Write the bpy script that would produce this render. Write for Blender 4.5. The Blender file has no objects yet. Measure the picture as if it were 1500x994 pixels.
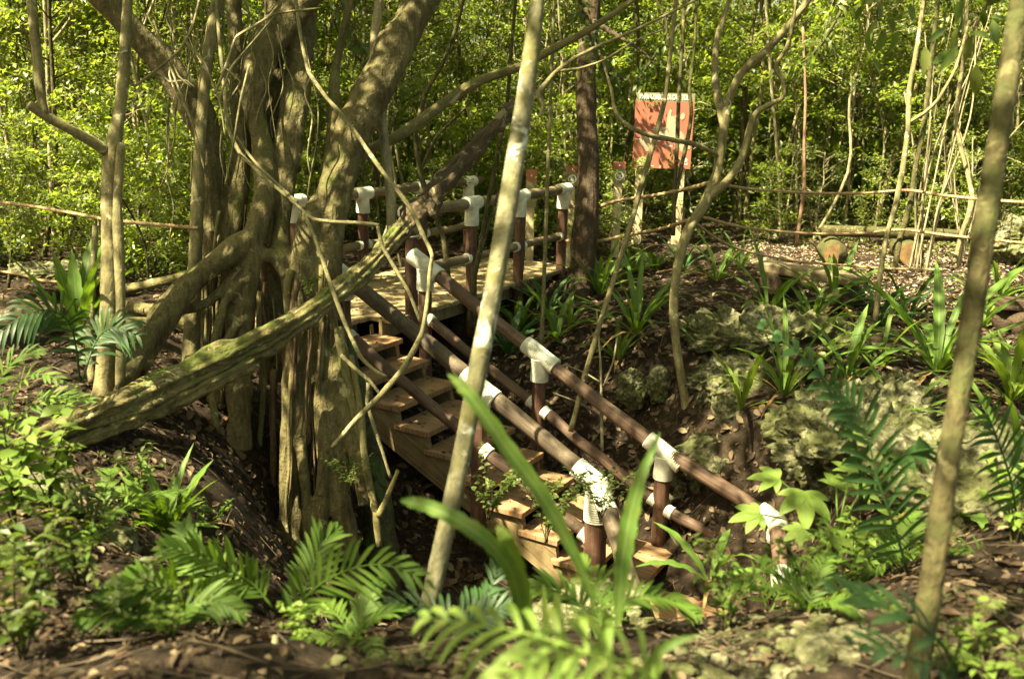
import bpy, math, random
import numpy as np
from mathutils import Vector, Matrix

SC = bpy.context.scene
COL = SC.collection
rng = np.random.default_rng(7)
R = random.Random(11)

# ------------------------------------------------------------------ camera frame
FPX, PITCH, ROLL, CAMH = 1390.7, 0.250, 0.024, 2.095
cp, sp = math.cos(PITCH), math.sin(PITCH)
cr, sr = math.cos(ROLL), math.sin(ROLL)
FWD = np.array([0, cp, -sp]); DN = np.array([0, -sp, -cp]); RT = np.array([1.0, 0, 0])
CAM = np.array([0, 0, CAMH])

def ray(px, py):
    X, Y = px - 750.0, py - 497.0
    X, Y = X * cr + Y * sr, -X * sr + Y * cr
    return FWD + RT * (X / FPX) + DN * (Y / FPX)

def V(px, py, d):                      # point seen at that pixel, d metres along the view axis
    return CAM + ray(px, py) * d

def onz(px, py, z):                    # point seen at that pixel on the level z
    r = ray(px, py)
    return CAM + r * ((z - CAMH) / r[2])

# ------------------------------------------------------------------ noise
def _hash(i, j, k, s):
    n = (i * 374761393 + j * 668265263 + k * 2147483647 + s * 974634777) & 0xffffffff
    n = ((n ^ (n >> 13)) * 1274126177) & 0xffffffff
    n = ((n ^ (n >> 16)) * 2246822519) & 0xffffffff
    return ((n ^ (n >> 15)) & 0xffff) / 65535.0

def noise3(P, scale=1.0, seed=0):
    P = np.asarray(P, float) * scale
    I = np.floor(P).astype(np.int64); f = P - I
    f = f * f * (3 - 2 * f)
    r = 0
    for a in (0, 1):
        for b in (0, 1):
            for c in (0, 1):
                w = (f[:, 0] if a else 1 - f[:, 0]) * (f[:, 1] if b else 1 - f[:, 1]) * (f[:, 2] if c else 1 - f[:, 2])
                r = r + w * _hash(I[:, 0] + a, I[:, 1] + b, I[:, 2] + c, seed)
    return r * 2 - 1

def fbm(P, scale, octs=4, seed=0, gain=0.5):
    r, a = 0, 1.0
    for o in range(octs):
        r = r + a * noise3(P, scale * 2 ** o, seed + o * 17); a *= gain
    return r

def unit(v):
    v = np.asarray(v, float)
    return v / (np.linalg.norm(v, axis=-1, keepdims=True) + 1e-12)

# ------------------------------------------------------------------ objects
def new_obj(name, data, parent=None, loc=None):
    o = bpy.data.objects.new(name, data)
    COL.objects.link(o)
    if parent is not None: o.parent = parent
    if loc is not None: o.location = loc
    return o

def tag(o, label=None, cat=None, group=None, kind=None):
    if label: o['label'] = label
    if cat: o['category'] = cat
    if group: o['group'] = group
    if kind: o['kind'] = kind
    return o

def thing(name, label, cat, loc=(0, 0, 0), group=None):
    o = bpy.data.objects.new(name, None); COL.objects.link(o)
    o.location = [float(c) for c in loc]; o.empty_display_size = 0.1
    return tag(o, label, cat, group)

class MB:
    """collects vertices and faces (and uvs) of one mesh"""
    def __init__(s): s.v = []; s.f = []; s.uv = []; s.n = 0
    def add(s, verts, faces, uvs=None):
        verts = np.asarray(verts, float)
        s.v.append(verts); b = s.n
        for i, f in enumerate(faces):
            s.f.append([b + k for k in f])
            s.uv.append(uvs[i] if uvs is not None else [(0, 0)] * len(f))
        s.n += len(verts); return s
    def box(s, o, ax, ay, az, jit=0.0):
        o = np.asarray(o, float); ax = np.asarray(ax, float); ay = np.asarray(ay, float); az = np.asarray(az, float)
        c = [o + ax * i + ay * j + az * k for k in (0, 1) for j in (0, 1) for i in (0, 1)]
        F = [(0, 2, 3, 1), (4, 5, 7, 6), (0, 1, 5, 4), (2, 6, 7, 3), (0, 4, 6, 2), (1, 3, 7, 5)]
        la, lb, lc = (np.linalg.norm(q) for q in (ax, ay, az))
        u0, v0 = R.random() * 9, R.random() * 9
        UV = [[(0, 0), (lb, 0), (lb, la), (0, la)], [(0, 0), (0, la), (lb, la), (lb, 0)],
              [(0, 0), (0, la), (lc, la), (lc, 0)], [(0, 0), (lc, 0), (lc, la), (0, la)],
              [(0, 0), (lc, 0), (lc, lb), (0, lb)], [(0, 0), (lb, 0), (lb, lc), (0, lc)]]
        UV = [[(a + u0, b + v0) for a, b in q] for q in UV]
        return s.add(c, F, UV)
    def build(s, name, mat, parent=None, smooth=True, base=None, bevel=0):
        vs = np.concatenate(s.v)
        if base is None and parent is not None: base = root_loc(parent)
        if base is not None: vs = vs - np.asarray(base, float)
        me = bpy.data.meshes.new(name)
        me.from_pydata(vs.tolist(), [], s.f)
        ul = me.uv_layers.new(name='UVMap')
        flat = np.array([c for q in s.uv for p in q for c in p], dtype=np.float32)
        ul.data.foreach_set('uv', flat)
        me.polygons.foreach_set('use_smooth', [smooth] * len(me.polygons))
        me.materials.append(mat); me.update()
        o = new_obj(name, me, parent)
        if bevel:
            m = o.modifiers.new('bevel', 'BEVEL'); m.width = bevel; m.segments = 2; m.limit_method = 'ANGLE'
        return o

def root_loc(o):
    while o.parent is not None: o = o.parent
    return np.array(o.location)

def crom(P, n, lin=0.0):
    """Catmull-Rom through rows of P, n samples per span"""
    P = np.asarray(P, float)
    Q = np.vstack([2 * P[0] - P[1], P, 2 * P[-1] - P[-2]])
    out = []
    for i in range(len(P) - 1):
        p0, p1, p2, p3 = Q[i:i + 4]
        for k in range(n):
            t = k / n
            c = 0.5 * (2 * p1 + (p2 - p0) * t + (2 * p0 - 5 * p1 + 4 * p2 - p3) * t * t + (3 * p1 - p0 - 3 * p2 + p3) * t ** 3)
            out.append(c * (1 - lin) + (p1 + (p2 - p1) * t) * lin)
    out.append(P[-1]); return np.array(out)

def frames(P):
    T = np.gradient(P, axis=0); T = unit(T)
    n = np.cross(T[0], [0.31, 0.2, 0.93]); 
    if np.linalg.norm(n) < 0.05: n = np.cross(T[0], [1, 0, 0])
    n = unit(n); N = [n]
    for i in range(1, len(P)):
        n = N[-1] - T[i] * np.dot(N[-1], T[i]); N.append(unit(n))
    N = np.array(N); return T, N, np.cross(T, N)

def tube(mb, pts, rad, sides=10, sub=4, lump=0.0, lscale=6.0, seed=0, furrow=0.0, nf=5, cap=True, lin=0.0):
    pts = np.asarray(pts, float); rad = np.broadcast_to(np.asarray(rad, float), (len(pts),))
    PR = crom(np.c_[pts, rad], sub, lin) if sub > 1 else np.c_[pts, rad]
    P, r = PR[:, :3], np.maximum(PR[:, 3], 0.0008)
    T, N, B = frames(P)
    a = np.linspace(0, 2 * np.pi, sides, endpoint=False)
    ring = np.cos(a)[None, :, None] * N[:, None, :] + np.sin(a)[None, :, None] * B[:, None, :]
    rr = np.repeat(r[:, None], sides, 1)
    L = np.r_[0, np.cumsum(np.linalg.norm(np.diff(P, axis=0), axis=1))]
    if furrow:
        tw = L[:, None] * 0.6
        rr = rr * (1 + furrow * (np.abs(np.sin(nf * 0.5 * a[None, :] + tw + seed)) - 0.55))
    vv = P[:, None, :] + ring * rr[:, :, None]
    if lump:
        n = fbm(vv.reshape(-1, 3), lscale, 3, seed).reshape(rr.shape)
        vv = vv + ring * (rr * lump * n)[:, :, None]
    m = len(P); V_ = vv.reshape(-1, 3)
    F, UV = [], []
    circ = 2 * np.pi * float(r.mean()); off = R.random() * 7
    for i in range(m - 1):
        for j in range(sides):
            k = (j + 1) % sides
            F.append((i * sides + j, i * sides + k, (i + 1) * sides + k, (i + 1) * sides + j))
            u0, u1 = j / sides * circ + off, (j + 1) / sides * circ + off
            UV.append([(u0, L[i]), (u1, L[i]), (u1, L[i + 1]), (u0, L[i + 1])])
    if cap:
        F.append(tuple(range(sides - 1, -1, -1))); UV.append([(0.03 * math.cos(q), 0.03 * math.sin(q)) for q in a])
        F.append(tuple((m - 1) * sides + j for j in range(sides))); UV.append([(0.03 * math.cos(q), 0.03 * math.sin(q)) for q in a])
    return mb.add(V_, F, UV)

def track(rows, wf=.74):                        # rows of (px, py, width px, depth)
    P = [V(a, b, d) for a, b, w, d in rows]
    r = [w * d / FPX / 2 * wf for a, b, w, d in rows]
    return np.array(P), np.array(r)

def strip(mb, pts, w, up, fold=0.18, sub=4, wave=0.0, seed=0):
    """a leaf blade: three vertices across, folded along its midrib"""
    pts = np.asarray(pts, float); w = np.asarray(w, float)
    Q = crom(np.c_[pts, w], sub) if sub > 1 else np.c_[pts, w]
    P, ww = Q[:, :3], np.maximum(Q[:, 3], 0.0005)
    T = unit(np.gradient(P, axis=0)); up = np.asarray(up, float)
    S = unit(np.cross(T, up)); Nn = np.cross(S, T)
    if wave:
        k = np.arange(len(P))
        wl = ww * (1 + wave * np.sin(k * 1.9 + seed)); wr = ww * (1 + wave * np.sin(k * 2.3 + seed * 2))
        zl = wave * 0.8 * ww * np.sin(k * 1.3 + seed); zr = wave * 0.8 * ww * np.sin(k * 1.5 + 2 + seed)
    else: wl = wr = ww; zl = zr = 0 * ww
    Lf = P + S * (wl / 2)[:, None] + Nn * (fold * ww + zl)[:, None]
    Rg = P - S * (wr / 2)[:, None] + Nn * (fold * ww + zr)[:, None]
    m = len(P); VV = np.stack([Lf, P, Rg], 1).reshape(-1, 3)
    F, UV = [], []
    for i in range(m - 1):
        for j in (0, 1):
            F.append((i * 3 + j, i * 3 + j + 1, (i + 1) * 3 + j + 1, (i + 1) * 3 + j))
            UV.append([(j / 2, i / m), ((j + 1) / 2, i / m), ((j + 1) / 2, (i + 1) / m), (j / 2, (i + 1) / m)])
    return mb.add(VV, F, UV)

def leaf_mesh(name, pos, dirs, nrm, L, W, mat, fold=0.15, six=False):
    """many leaves as one mesh, each a folded blade"""
    pos = np.asarray(pos, float); n = len(pos)
    dirs = unit(dirs); side = unit(np.cross(dirs, nrm)); nn = np.cross(side, dirs)
    L = np.broadcast_to(L, (n,))[:, None]; W = np.broadcast_to(W, (n,))[:, None]
    if not six:
        mid = pos + dirs * L * 0.42
        vs = np.stack([pos, mid + side * W / 2 + nn * W * fold, pos + dirs * L - nn * L * 0.08, mid - side * W / 2 + nn * W * fold], 1)
        tri = np.array([[0, 1, 2], [0, 2, 3]])
    else:
        a = pos + dirs * L * 0.28; b = pos + dirs * L * 0.62 - nn * L * 0.04
        vs = np.stack([pos, a + side * W * .46 + nn * W * fold, b + side * W * .42 + nn * W * fold, pos + dirs * L - nn * L * 0.16,
                       b - side * W * .42 + nn * W * fold, a - side * W * .46 + nn * W * fold, pos + dirs * L * .45], 1)
        tri = np.array([[0, 1, 6], [1, 2, 6], [2, 3, 6], [3, 4, 6], [4, 5, 6], [5, 0, 6]])
    k = vs.shape[1]
    idx = (np.arange(n)[:, None, None] * k + tri[None]).reshape(-1).astype(np.int32)
    me = bpy.data.meshes.new(name)
    me.vertices.add(n * k); me.vertices.foreach_set('co', vs.reshape(-1).astype(np.float32))
    nf = n * len(tri)
    me.loops.add(nf * 3); me.loops.foreach_set('vertex_index', idx)
    me.polygons.add(nf); me.polygons.foreach_set('loop_start', np.arange(0, nf * 3, 3, dtype=np.int32))
    me.polygons.foreach_set('loop_total', np.full(nf, 3, np.int32))
    me.update(calc_edges=True); me.validate()
    me.materials.append(mat)
    return me

# ------------------------------------------------------------------ materials
def nodes_of(name):
    m = bpy.data.materials.new(name); m.use_nodes = True
    nt = m.node_tree; nt.nodes.clear()
    out = nt.nodes.new('ShaderNodeOutputMaterial')
    return m, nt, out

def nd(nt, typ, **kw):
    n = nt.nodes.new(typ)
    for k, v in kw.items():
        if k in n.inputs: n.inputs[k].default_value = v
        else: setattr(n, k, v)
    return n

def ramp(nt, src, stops):
    r = nt.nodes.new('ShaderNodeValToRGB'); e = r.color_ramp.elements
    while len(e) < len(stops): e.new(0.5)
    for q, (p, c) in zip(e, stops): q.position = p; q.color = (*c, 1)
    nt.links.new(src, r.inputs[0]); return r.outputs[0]

def mixc(nt, fac, a, b, mode='MIX'):
    m = nt.nodes.new('ShaderNodeMix'); m.data_type = 'RGBA'; m.blend_type = mode
    if isinstance(fac, (int, float)): m.inputs[0].default_value = fac
    else: nt.links.new(fac, m.inputs[0])
    for i, x in ((6, a), (7, b)):
        if isinstance(x, tuple): m.inputs[i].default_value = (*x, 1)
        else: nt.links.new(x, m.inputs[i])
    return m.outputs[2]

def noise_node(nt, vec, scale, detail=4, rough=0.55, dist=0.0):
    n = nt.nodes.new('ShaderNodeTexNoise'); n.inputs['Scale'].default_value = scale
    n.inputs['Detail'].default_value = detail; n.inputs['Roughness'].default_value = rough; n.inputs['Distortion'].default_value = dist
    if vec is not None: nt.links.new(vec, n.inputs['Vector'])
    return n.outputs['Fac']

def mapped(nt, src, scale):
    m = nt.nodes.new('ShaderNodeMapping'); m.inputs['Scale'].default_value = scale
    nt.links.new(src, m.inputs['Vector']); return m.outputs[0]

def bump(nt, h, strength, dist=0.02):
    b = nt.nodes.new('ShaderNodeBump'); b.inputs['Strength'].default_value = strength; b.inputs['Distance'].default_value = dist
    nt.links.new(h, b.inputs['Height']); return b.outputs[0]

def leaf_mat(name, cols, trans=0.45, tcol=None, rough=0.45, spec=0.4, veins=False):
    m, nt, out = nodes_of(name)
    g = nd(nt, 'ShaderNodeNewGeometry'); oi = nd(nt, 'ShaderNodeObjectInfo')
    c = ramp(nt, g.outputs['Random Per Island'], [(i / max(1, len(cols) - 1), q) for i, q in enumerate(cols)])
    hv = nd(nt, 'ShaderNodeHueSaturation'); nt.links.new(c, hv.inputs['Color'])
    mr = nd(nt, 'ShaderNodeMapRange'); mr.inputs[3].default_value = 0.8; mr.inputs[4].default_value = 1.2
    nt.links.new(oi.outputs['Random'], mr.inputs[0]); nt.links.new(mr.outputs[0], hv.inputs['Value'])
    c = hv.outputs[0]
    if veins:
        tcn = nd(nt, 'ShaderNodeTexCoord'); sx = nd(nt, 'ShaderNodeSeparateXYZ'); nt.links.new(tcn.outputs['UV'], sx.inputs[0])
        ab = nd(nt, 'ShaderNodeMath', operation='ABSOLUTE'); sb = nd(nt, 'ShaderNodeMath', operation='SUBTRACT'); sb.inputs[1].default_value = .5
        nt.links.new(sx.outputs[0], sb.inputs[0]); nt.links.new(sb.outputs[0], ab.inputs[0])
        rib = ramp(nt, ab.outputs[0], [(.02, (1, 1, 1)), (.06, (0, 0, 0))])
        blot = noise_node(nt, tcn.outputs['Object'], 22, 5, .65, .4)
        c = mixc(nt, ramp(nt, blot, [(.42, (0, 0, 0)), (.7, (.55, .55, .55))]), c, (.12, .14, .03))
        spots = ramp(nt, noise_node(nt, tcn.outputs['Object'], 70, 3, .6), [(.68, (0, 0, 0)), (.74, (.7, .7, .7))])
        c = mixc(nt, spots, c, (.10, .075, .03))
        c = mixc(nt, rib, c, (.13, .17, .06))
    p = nd(nt, 'ShaderNodeBsdfPrincipled'); p.inputs['Roughness'].default_value = rough; p.inputs['Specular IOR Level'].default_value = spec
    nt.links.new(c, p.inputs['Base Color'])
    t = nd(nt, 'ShaderNodeBsdfTranslucent')
    tc = mixc(nt, 1.0, c, tcol or (1.75, 1.75, 0.5), 'MULTIPLY'); nt.links.new(tc, t.inputs[0])
    mx = nd(nt, 'ShaderNodeMixShader'); mx.inputs[0].default_value = trans
    nt.links.new(p.outputs[0], mx.inputs[1]); nt.links.new(t.outputs[0], mx.inputs[2]); nt.links.new(mx.outputs[0], out.inputs[0])
    return m

def bark_mat(name, base, dark, patch=None, patch_at=0.55, moss=None, moss_at=0.55, uvs=(9, 1.4), bstr=0.6, rough=0.85, patch_scale=7, local=None):
    m, nt, out = nodes_of(name)
    tc = nd(nt, 'ShaderNodeTexCoord'); ob, uv = tc.outputs['Object'], tc.outputs['UV']
    st = noise_node(nt, mapped(nt, ob, local) if local else mapped(nt, uv, (uvs[0] * 4, uvs[1] * 4, 1)), 1.0, 6, 0.6, 0.6)
    n1 = noise_node(nt, ob, 14, 6, 0.6)
    c = ramp(nt, st, [(0.3, dark), (0.52, base), (0.75, tuple(min(1, x * 1.35) for x in base))])
    c = mixc(nt, 0.35, c, ramp(nt, n1, [(0.35, dark), (0.65, base)]))
    n4 = noise_node(nt, ob, 2.6, 4, 0.6, 0.5); n5 = noise_node(nt, ob, 55, 3, 0.7)
    c = mixc(nt, 0.75, c, ramp(nt, n4, [(0.34, (0.5, 0.5, 0.46)), (0.62, (1.0, 1.0, 1.0))]), 'MULTIPLY')
    c = mixc(nt, 0.5, c, ramp(nt, n5, [(0.36, (0.4, 0.38, 0.34)), (0.56, (1.0, 1.0, 1.0))]), 'MULTIPLY')
    if patch:
        n2 = noise_node(nt, ob, patch_scale, 5, 0.65, 0.8)
        f = ramp(nt, n2, [(patch_at, (0, 0, 0)), (patch_at + 0.06, (1, 1, 1))]); c = mixc(nt, f, c, patch)
    if moss:
        g = nd(nt, 'ShaderNodeNewGeometry'); sx = nd(nt, 'ShaderNodeSeparateXYZ'); nt.links.new(g.outputs['Normal'], sx.inputs[0])
        n3 = noise_node(nt, ob, 5, 5, 0.7, 0.4)
        ad = nd(nt, 'ShaderNodeMath', operation='MULTIPLY_ADD'); nt.links.new(sx.outputs[2], ad.inputs[0]); ad.inputs[1].default_value = 0.16; nt.links.new(n3, ad.inputs[2])
        f = ramp(nt, ad.outputs[0], [(moss_at, (0, 0, 0)), (moss_at + 0.12, (1, 1, 1))]); c = mixc(nt, f, c, moss)
    p = nd(nt, 'ShaderNodeBsdfPrincipled'); p.inputs['Roughness'].default_value = rough; p.inputs['Specular IOR Level'].default_value = 0.2
    nt.links.new(c, p.inputs['Base Color'])
    h = nd(nt, 'ShaderNodeMath', operation='ADD'); nt.links.new(st, h.inputs[0]); nt.links.new(n1, h.inputs[1])
    nt.links.new(bump(nt, h.outputs[0], bstr, 0.03), p.inputs['Normal']); nt.links.new(p.outputs[0], out.inputs[0])
    return m

def wood_mat(name, a, b, c, along=1, rough=0.7, grain=(60, 2.2), bstr=0.6, spec=0.3):
    m, nt, out = nodes_of(name)
    tc = nd(nt, 'ShaderNodeTexCoord'); uv = tc.outputs['UV']
    sc = (grain[0], grain[1], 1) if along else (grain[1], grain[0], 1)
    n1 = noise_node(nt, mapped(nt, uv, sc), 1.0, 7, 0.6, 0.5)
    n2 = noise_node(nt, tc.outputs['Object'], 3.5, 5, 0.6, 0.3)
    col = ramp(nt, n1, [(0.3, a), (0.5, b), (0.72, c)])
    f = ramp(nt, n2, [(0.38, (0.45, 0.45, 0.45)), (0.6, (1, 1, 1))])
    col = mixc(nt, 0.6, col, f, 'MULTIPLY')
    n3 = noise_node(nt, tc.outputs['Object'], 26, 4, 0.7)
    col = mixc(nt, ramp(nt, n3, [(0.6, (0, 0, 0)), (0.68, (.6, .6, .6))]), col, tuple(x * .35 for x in a))
    n4 = noise_node(nt, tc.outputs['Object'], 9, 6, 0.7, .6)
    col = mixc(nt, ramp(nt, n4, [(0.55, (0, 0, 0)), (0.7, (.45, .45, .45))]), col, (.20, .17, .11))
    p = nd(nt, 'ShaderNodeBsdfPrincipled'); p.inputs['Roughness'].default_value = rough; p.inputs['Specular IOR Level'].default_value = spec
    nt.links.new(col, p.inputs['Base Color']); nt.links.new(bump(nt, n1, bstr, 0.006), p.inputs['Normal'])
    nt.links.new(p.outputs[0], out.inputs[0]); return m

def plain(name, col, rough=0.7, var=0.25, scale=8, spec=0.3, bstr=0.0):
    m, nt, out = nodes_of(name)
    tc = nd(nt, 'ShaderNodeTexCoord'); n = noise_node(nt, tc.outputs['Object'], scale, 5, 0.6)
    c = ramp(nt, n, [(0.3, tuple(x * (1 - var) for x in col)), (0.7, tuple(min(1, x * (1 + var * 0.5)) for x in col))])
    p = nd(nt, 'ShaderNodeBsdfPrincipled'); p.inputs['Roughness'].default_value = rough; p.inputs['Specular IOR Level'].default_value = spec
    nt.links.new(c, p.inputs['Base Color'])
    if bstr: nt.links.new(bump(nt, n, bstr, 0.01), p.inputs['Normal'])
    nt.links.new(p.outputs[0], out.inputs[0]); return m

M = {}
M['leaf_bright'] = leaf_mat('leaf_bright', [(0.08, 0.125, 0.024), (0.14, 0.18, 0.042), (0.11, 0.145, 0.03), (0.2, 0.215, 0.075)], 0.62, rough=.4, spec=.4)
M['leaf_mid'] = leaf_mat('leaf_mid', [(0.04, 0.07, 0.012), (0.078, 0.112, 0.02), (0.065, 0.085, 0.016), (0.12, 0.135, 0.03)], 0.45)
M['leaf_sun'] = leaf_mat('leaf_sun', [(0.14, 0.175, 0.045), (0.19, 0.215, 0.06), (0.10, 0.145, 0.03), (0.23, 0.24, 0.09)], 0.5, rough=.4, spec=.5)
M['leaf_canopy'] = leaf_mat('leaf_canopy', [(0.04, 0.08, 0.012), (0.07, 0.11, 0.015), (0.10, 0.13, 0.02)], 0.4)
M['leaf_fern'] = leaf_mat('leaf_fern', [(0.05, 0.098, 0.014), (0.072, 0.12, 0.018), (0.09, 0.135, 0.022)], 0.42, rough=0.55, spec=0.2)
M['leaf_strap'] = leaf_mat('leaf_strap', [(0.045, 0.10, 0.014), (0.065, 0.125, 0.018), (0.085, 0.145, 0.02)], 0.33, rough=0.55, spec=0.22, veins=True)
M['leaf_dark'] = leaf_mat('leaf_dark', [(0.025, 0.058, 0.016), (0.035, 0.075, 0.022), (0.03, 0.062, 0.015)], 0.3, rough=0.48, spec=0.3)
M['leaf_pale'] = leaf_mat('leaf_pale', [(0.10, 0.165, 0.025), (0.13, 0.185, 0.033), (0.08, 0.145, 0.022)], 0.42, rough=0.55, spec=.2, veins=True)
M['leaf_dead'] = leaf_mat('leaf_dead', [(0.16, 0.09, 0.035), (0.24, 0.15, 0.06), (0.12, 0.06, 0.025)], 0.25, tcol=(1.4, 1.2, 0.7), rough=0.7, spec=0.2)
M['litter'] = leaf_mat('litter', [(0.024, 0.015, 0.009), (0.055, 0.035, 0.02), (0.12, 0.08, 0.045), (0.032, 0.02, 0.012), (0.21, 0.155, 0.09), (0.065, 0.035, 0.02), (0.03, 0.02, 0.012), (0.09, 0.055, 0.03)], 0.12, tcol=(1.2, 1.0, 0.7), rough=0.75, spec=0.25)
M['litter_pale_sunlit'] = leaf_mat('litter_pale_sunlit', [(0.26, 0.185, 0.13), (0.36, 0.27, 0.2), (0.16, 0.10, 0.065), (0.42, 0.34, 0.26)], 0.1, tcol=(1.2, 1.0, 0.7), rough=.7, spec=.3)  # dried-leaf colour, also kept pale to stand in for sun on the clearing
M['bark_fig'] = bark_mat('bark_fig', (0.20, 0.17, 0.072), (0.085, 0.07, 0.028), patch=(0.32, 0.29, 0.17), patch_at=0.62, moss=(0.10, 0.105, 0.03), moss_at=0.66, uvs=(5, 0.8))
M['bark_fused'] = bark_mat('bark_fused', (0.165, 0.135, 0.062), (0.055, 0.043, 0.02), patch=(0.31, 0.265, 0.145), patch_at=0.62, moss=(0.085, 0.085, 0.025), moss_at=0.60, local=(22, 22, 4), bstr=1.0)
M['bark_root'] = bark_mat('bark_root', (0.15, 0.10, 0.055), (0.06, 0.038, 0.022), uvs=(8, 1))
M['bark_mottled'] = bark_mat('bark_mottled', (0.19, 0.172, 0.105), (0.10, 0.09, 0.045), patch=(0.5, 0.485, 0.41), patch_at=0.57, moss=(0.095, 0.085, 0.03), moss_at=0.55, uvs=(4, 1.5), bstr=0.35, patch_scale=6)
M['bark_olive'] = bark_mat('bark_olive', (0.085, 0.07, 0.028), (0.032, 0.026, 0.011), patch=(0.15, 0.13, 0.06), patch_at=0.58, moss=(0.05, 0.052, 0.016), moss_at=0.54, uvs=(6, 2.5), bstr=0.8)
M['bark_pale'] = bark_mat('bark_pale', (0.22, 0.185, 0.09), (0.10, 0.083, 0.04), patch=(0.36, 0.325, 0.20), patch_at=0.6, uvs=(5, 1.2), bstr=0.4)
M['bark_dark'] = bark_mat('bark_dark', (0.075, 0.05, 0.03), (0.028, 0.018, 0.012), patch=(0.14, 0.105, 0.07), patch_at=0.66, uvs=(9, 1), bstr=0.9)
M['bark_log'] = bark_mat('bark_log', (0.21, 0.172, 0.075), (0.045, 0.035, 0.016), patch=(0.33, 0.29, 0.17), patch_at=0.58, moss=(0.085, 0.10, 0.022), moss_at=0.60, uvs=(6, 2.6), bstr=1.0)
M['bark_rot'] = bark_mat('bark_rot', (0.125, 0.088, 0.05), (0.03, 0.022, 0.014), patch=(0.26, 0.21, 0.12), patch_at=0.56, uvs=(14, 1), bstr=1.0)
M['bark_red'] = bark_mat('bark_red', (0.25, 0.14, 0.09), (0.12, 0.06, 0.04), uvs=(5, 1.2), bstr=0.4)
M['bark_white'] = bark_mat('bark_white', (0.34, 0.29, 0.18), (0.18, 0.14, 0.08), uvs=(5, 1.2), bstr=0.3)
M['liana'] = bark_mat('liana', (0.23, 0.2, 0.1), (0.10, 0.085, 0.04), patch=(0.34, 0.3, 0.19), patch_at=0.6, uvs=(9, 2), bstr=0.5)
M['mossy_stone'] = bark_mat('mossy_stone', (0.07, 0.065, 0.035), (0.025, 0.022, 0.014), patch=(0.055, 0.075, 0.02), patch_at=0.5, uvs=(3, 2), bstr=0.9)
M['post_wood'] = wood_mat('post_wood', (0.05, 0.024, 0.015), (0.095, 0.044, 0.027), (0.155, 0.08, 0.05), grain=(40, 1.6))
M['rail_wood'] = wood_mat('rail_wood', (0.06, 0.034, 0.022), (0.115, 0.066, 0.043), (0.19, 0.12, 0.08), grain=(34, 1.4))
M['rail_grey'] = wood_mat('rail_grey', (0.09, 0.062, 0.034), (0.165, 0.122, 0.068), (0.24, 0.185, 0.11), grain=(34, 1.4))
M['rail_dark'] = wood_mat('rail_dark', (0.05, 0.034, 0.022), (0.095, 0.066, 0.042), (0.15, 0.11, 0.072), grain=(34, 1.4))
M['tread_wood'] = wood_mat('tread_wood', (0.15, 0.08, 0.04), (0.28, 0.16, 0.08), (0.37, 0.235, 0.13), along=0, grain=(46, 2.2), rough=0.7)
M['deck_wood'] = wood_mat('deck_wood', (0.17, 0.12, 0.06), (0.27, 0.2, 0.105), (0.35, 0.27, 0.15), along=0, grain=(40, 2), rough=0.75)
M['string_wood'] = wood_mat('string_wood', (0.11, 0.075, 0.036), (0.2, 0.14, 0.068), (0.28, 0.2, 0.1), along=0, grain=(40, 2), rough=0.75)
M['sign_post'] = wood_mat('sign_post', (0.4, 0.31, 0.17), (0.54, 0.43, 0.25), (0.62, 0.51, 0.32), along=0, grain=(40, 1.5), rough=0.7)
M['rope_white'] = plain('rope_white', (0.60, 0.57, 0.46), 0.85, 0.35, 9, bstr=.4)
M['rope_hemp'] = plain('rope_hemp', (0.30, 0.2, 0.105), 0.9, 0.4, 30)
M['sign_red'] = plain('sign_red', (0.33, 0.115, 0.075), 0.5, 0.12, 2.5)
M['sign_olive'] = plain('sign_olive', (0.20, 0.185, 0.10), 0.5, 0.1, 3)
M['sign_cream'] = plain('sign_cream', (0.36, 0.28, 0.19), 0.6, 0.12, 6)
M['sign_white'] = plain('sign_white', (0.78, 0.75, 0.66), 0.6, 0.06, 6)
M['log_end'] = plain('log_end', (0.2, 0.115, 0.05), 0.8, 0.45, 12, bstr=0.3)
M['twig'] = plain('twig', (0.10, 0.072, 0.045), 0.85, 0.5, 25)

def ground_mat():
    m, nt, out = nodes_of('forest_soil')
    tc = nd(nt, 'ShaderNodeTexCoord'); ob = tc.outputs['Object']
    n1 = noise_node(nt, ob, 1.3, 6, 0.65, 0.4); n2 = noise_node(nt, ob, 16, 8, 0.7, 0.3); n3 = noise_node(nt, ob, 60, 5, 0.7)
    c = ramp(nt, n2, [(0.28, (0.011, 0.007, 0.0045)), (0.5, (0.027, 0.0175, 0.011)), (0.68, (0.07, 0.048, 0.028)), (0.85, (0.15, 0.11, 0.07))])
    c = mixc(nt, ramp(nt, n1, [(0.5, (0, 0, 0)), (0.66, (0.5, 0.5, 0.5))]), c, (0.06, 0.043, 0.026))
    p = nd(nt, 'ShaderNodeBsdfPrincipled'); p.inputs['Roughness'].default_value = 0.9; p.inputs['Specular IOR Level'].default_value = 0.15
    nt.links.new(c, p.inputs['Base Color'])
    h = nd(nt, 'ShaderNodeMath', operation='ADD'); nt.links.new(n2, h.inputs[0]); nt.links.new(n3, h.inputs[1])
    nt.links.new(bump(nt, h.outputs[0], 0.9, 0.04), p.inputs['Normal']); nt.links.new(p.outputs[0], out.inputs[0]); return m
M['ground'] = ground_mat()

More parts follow.
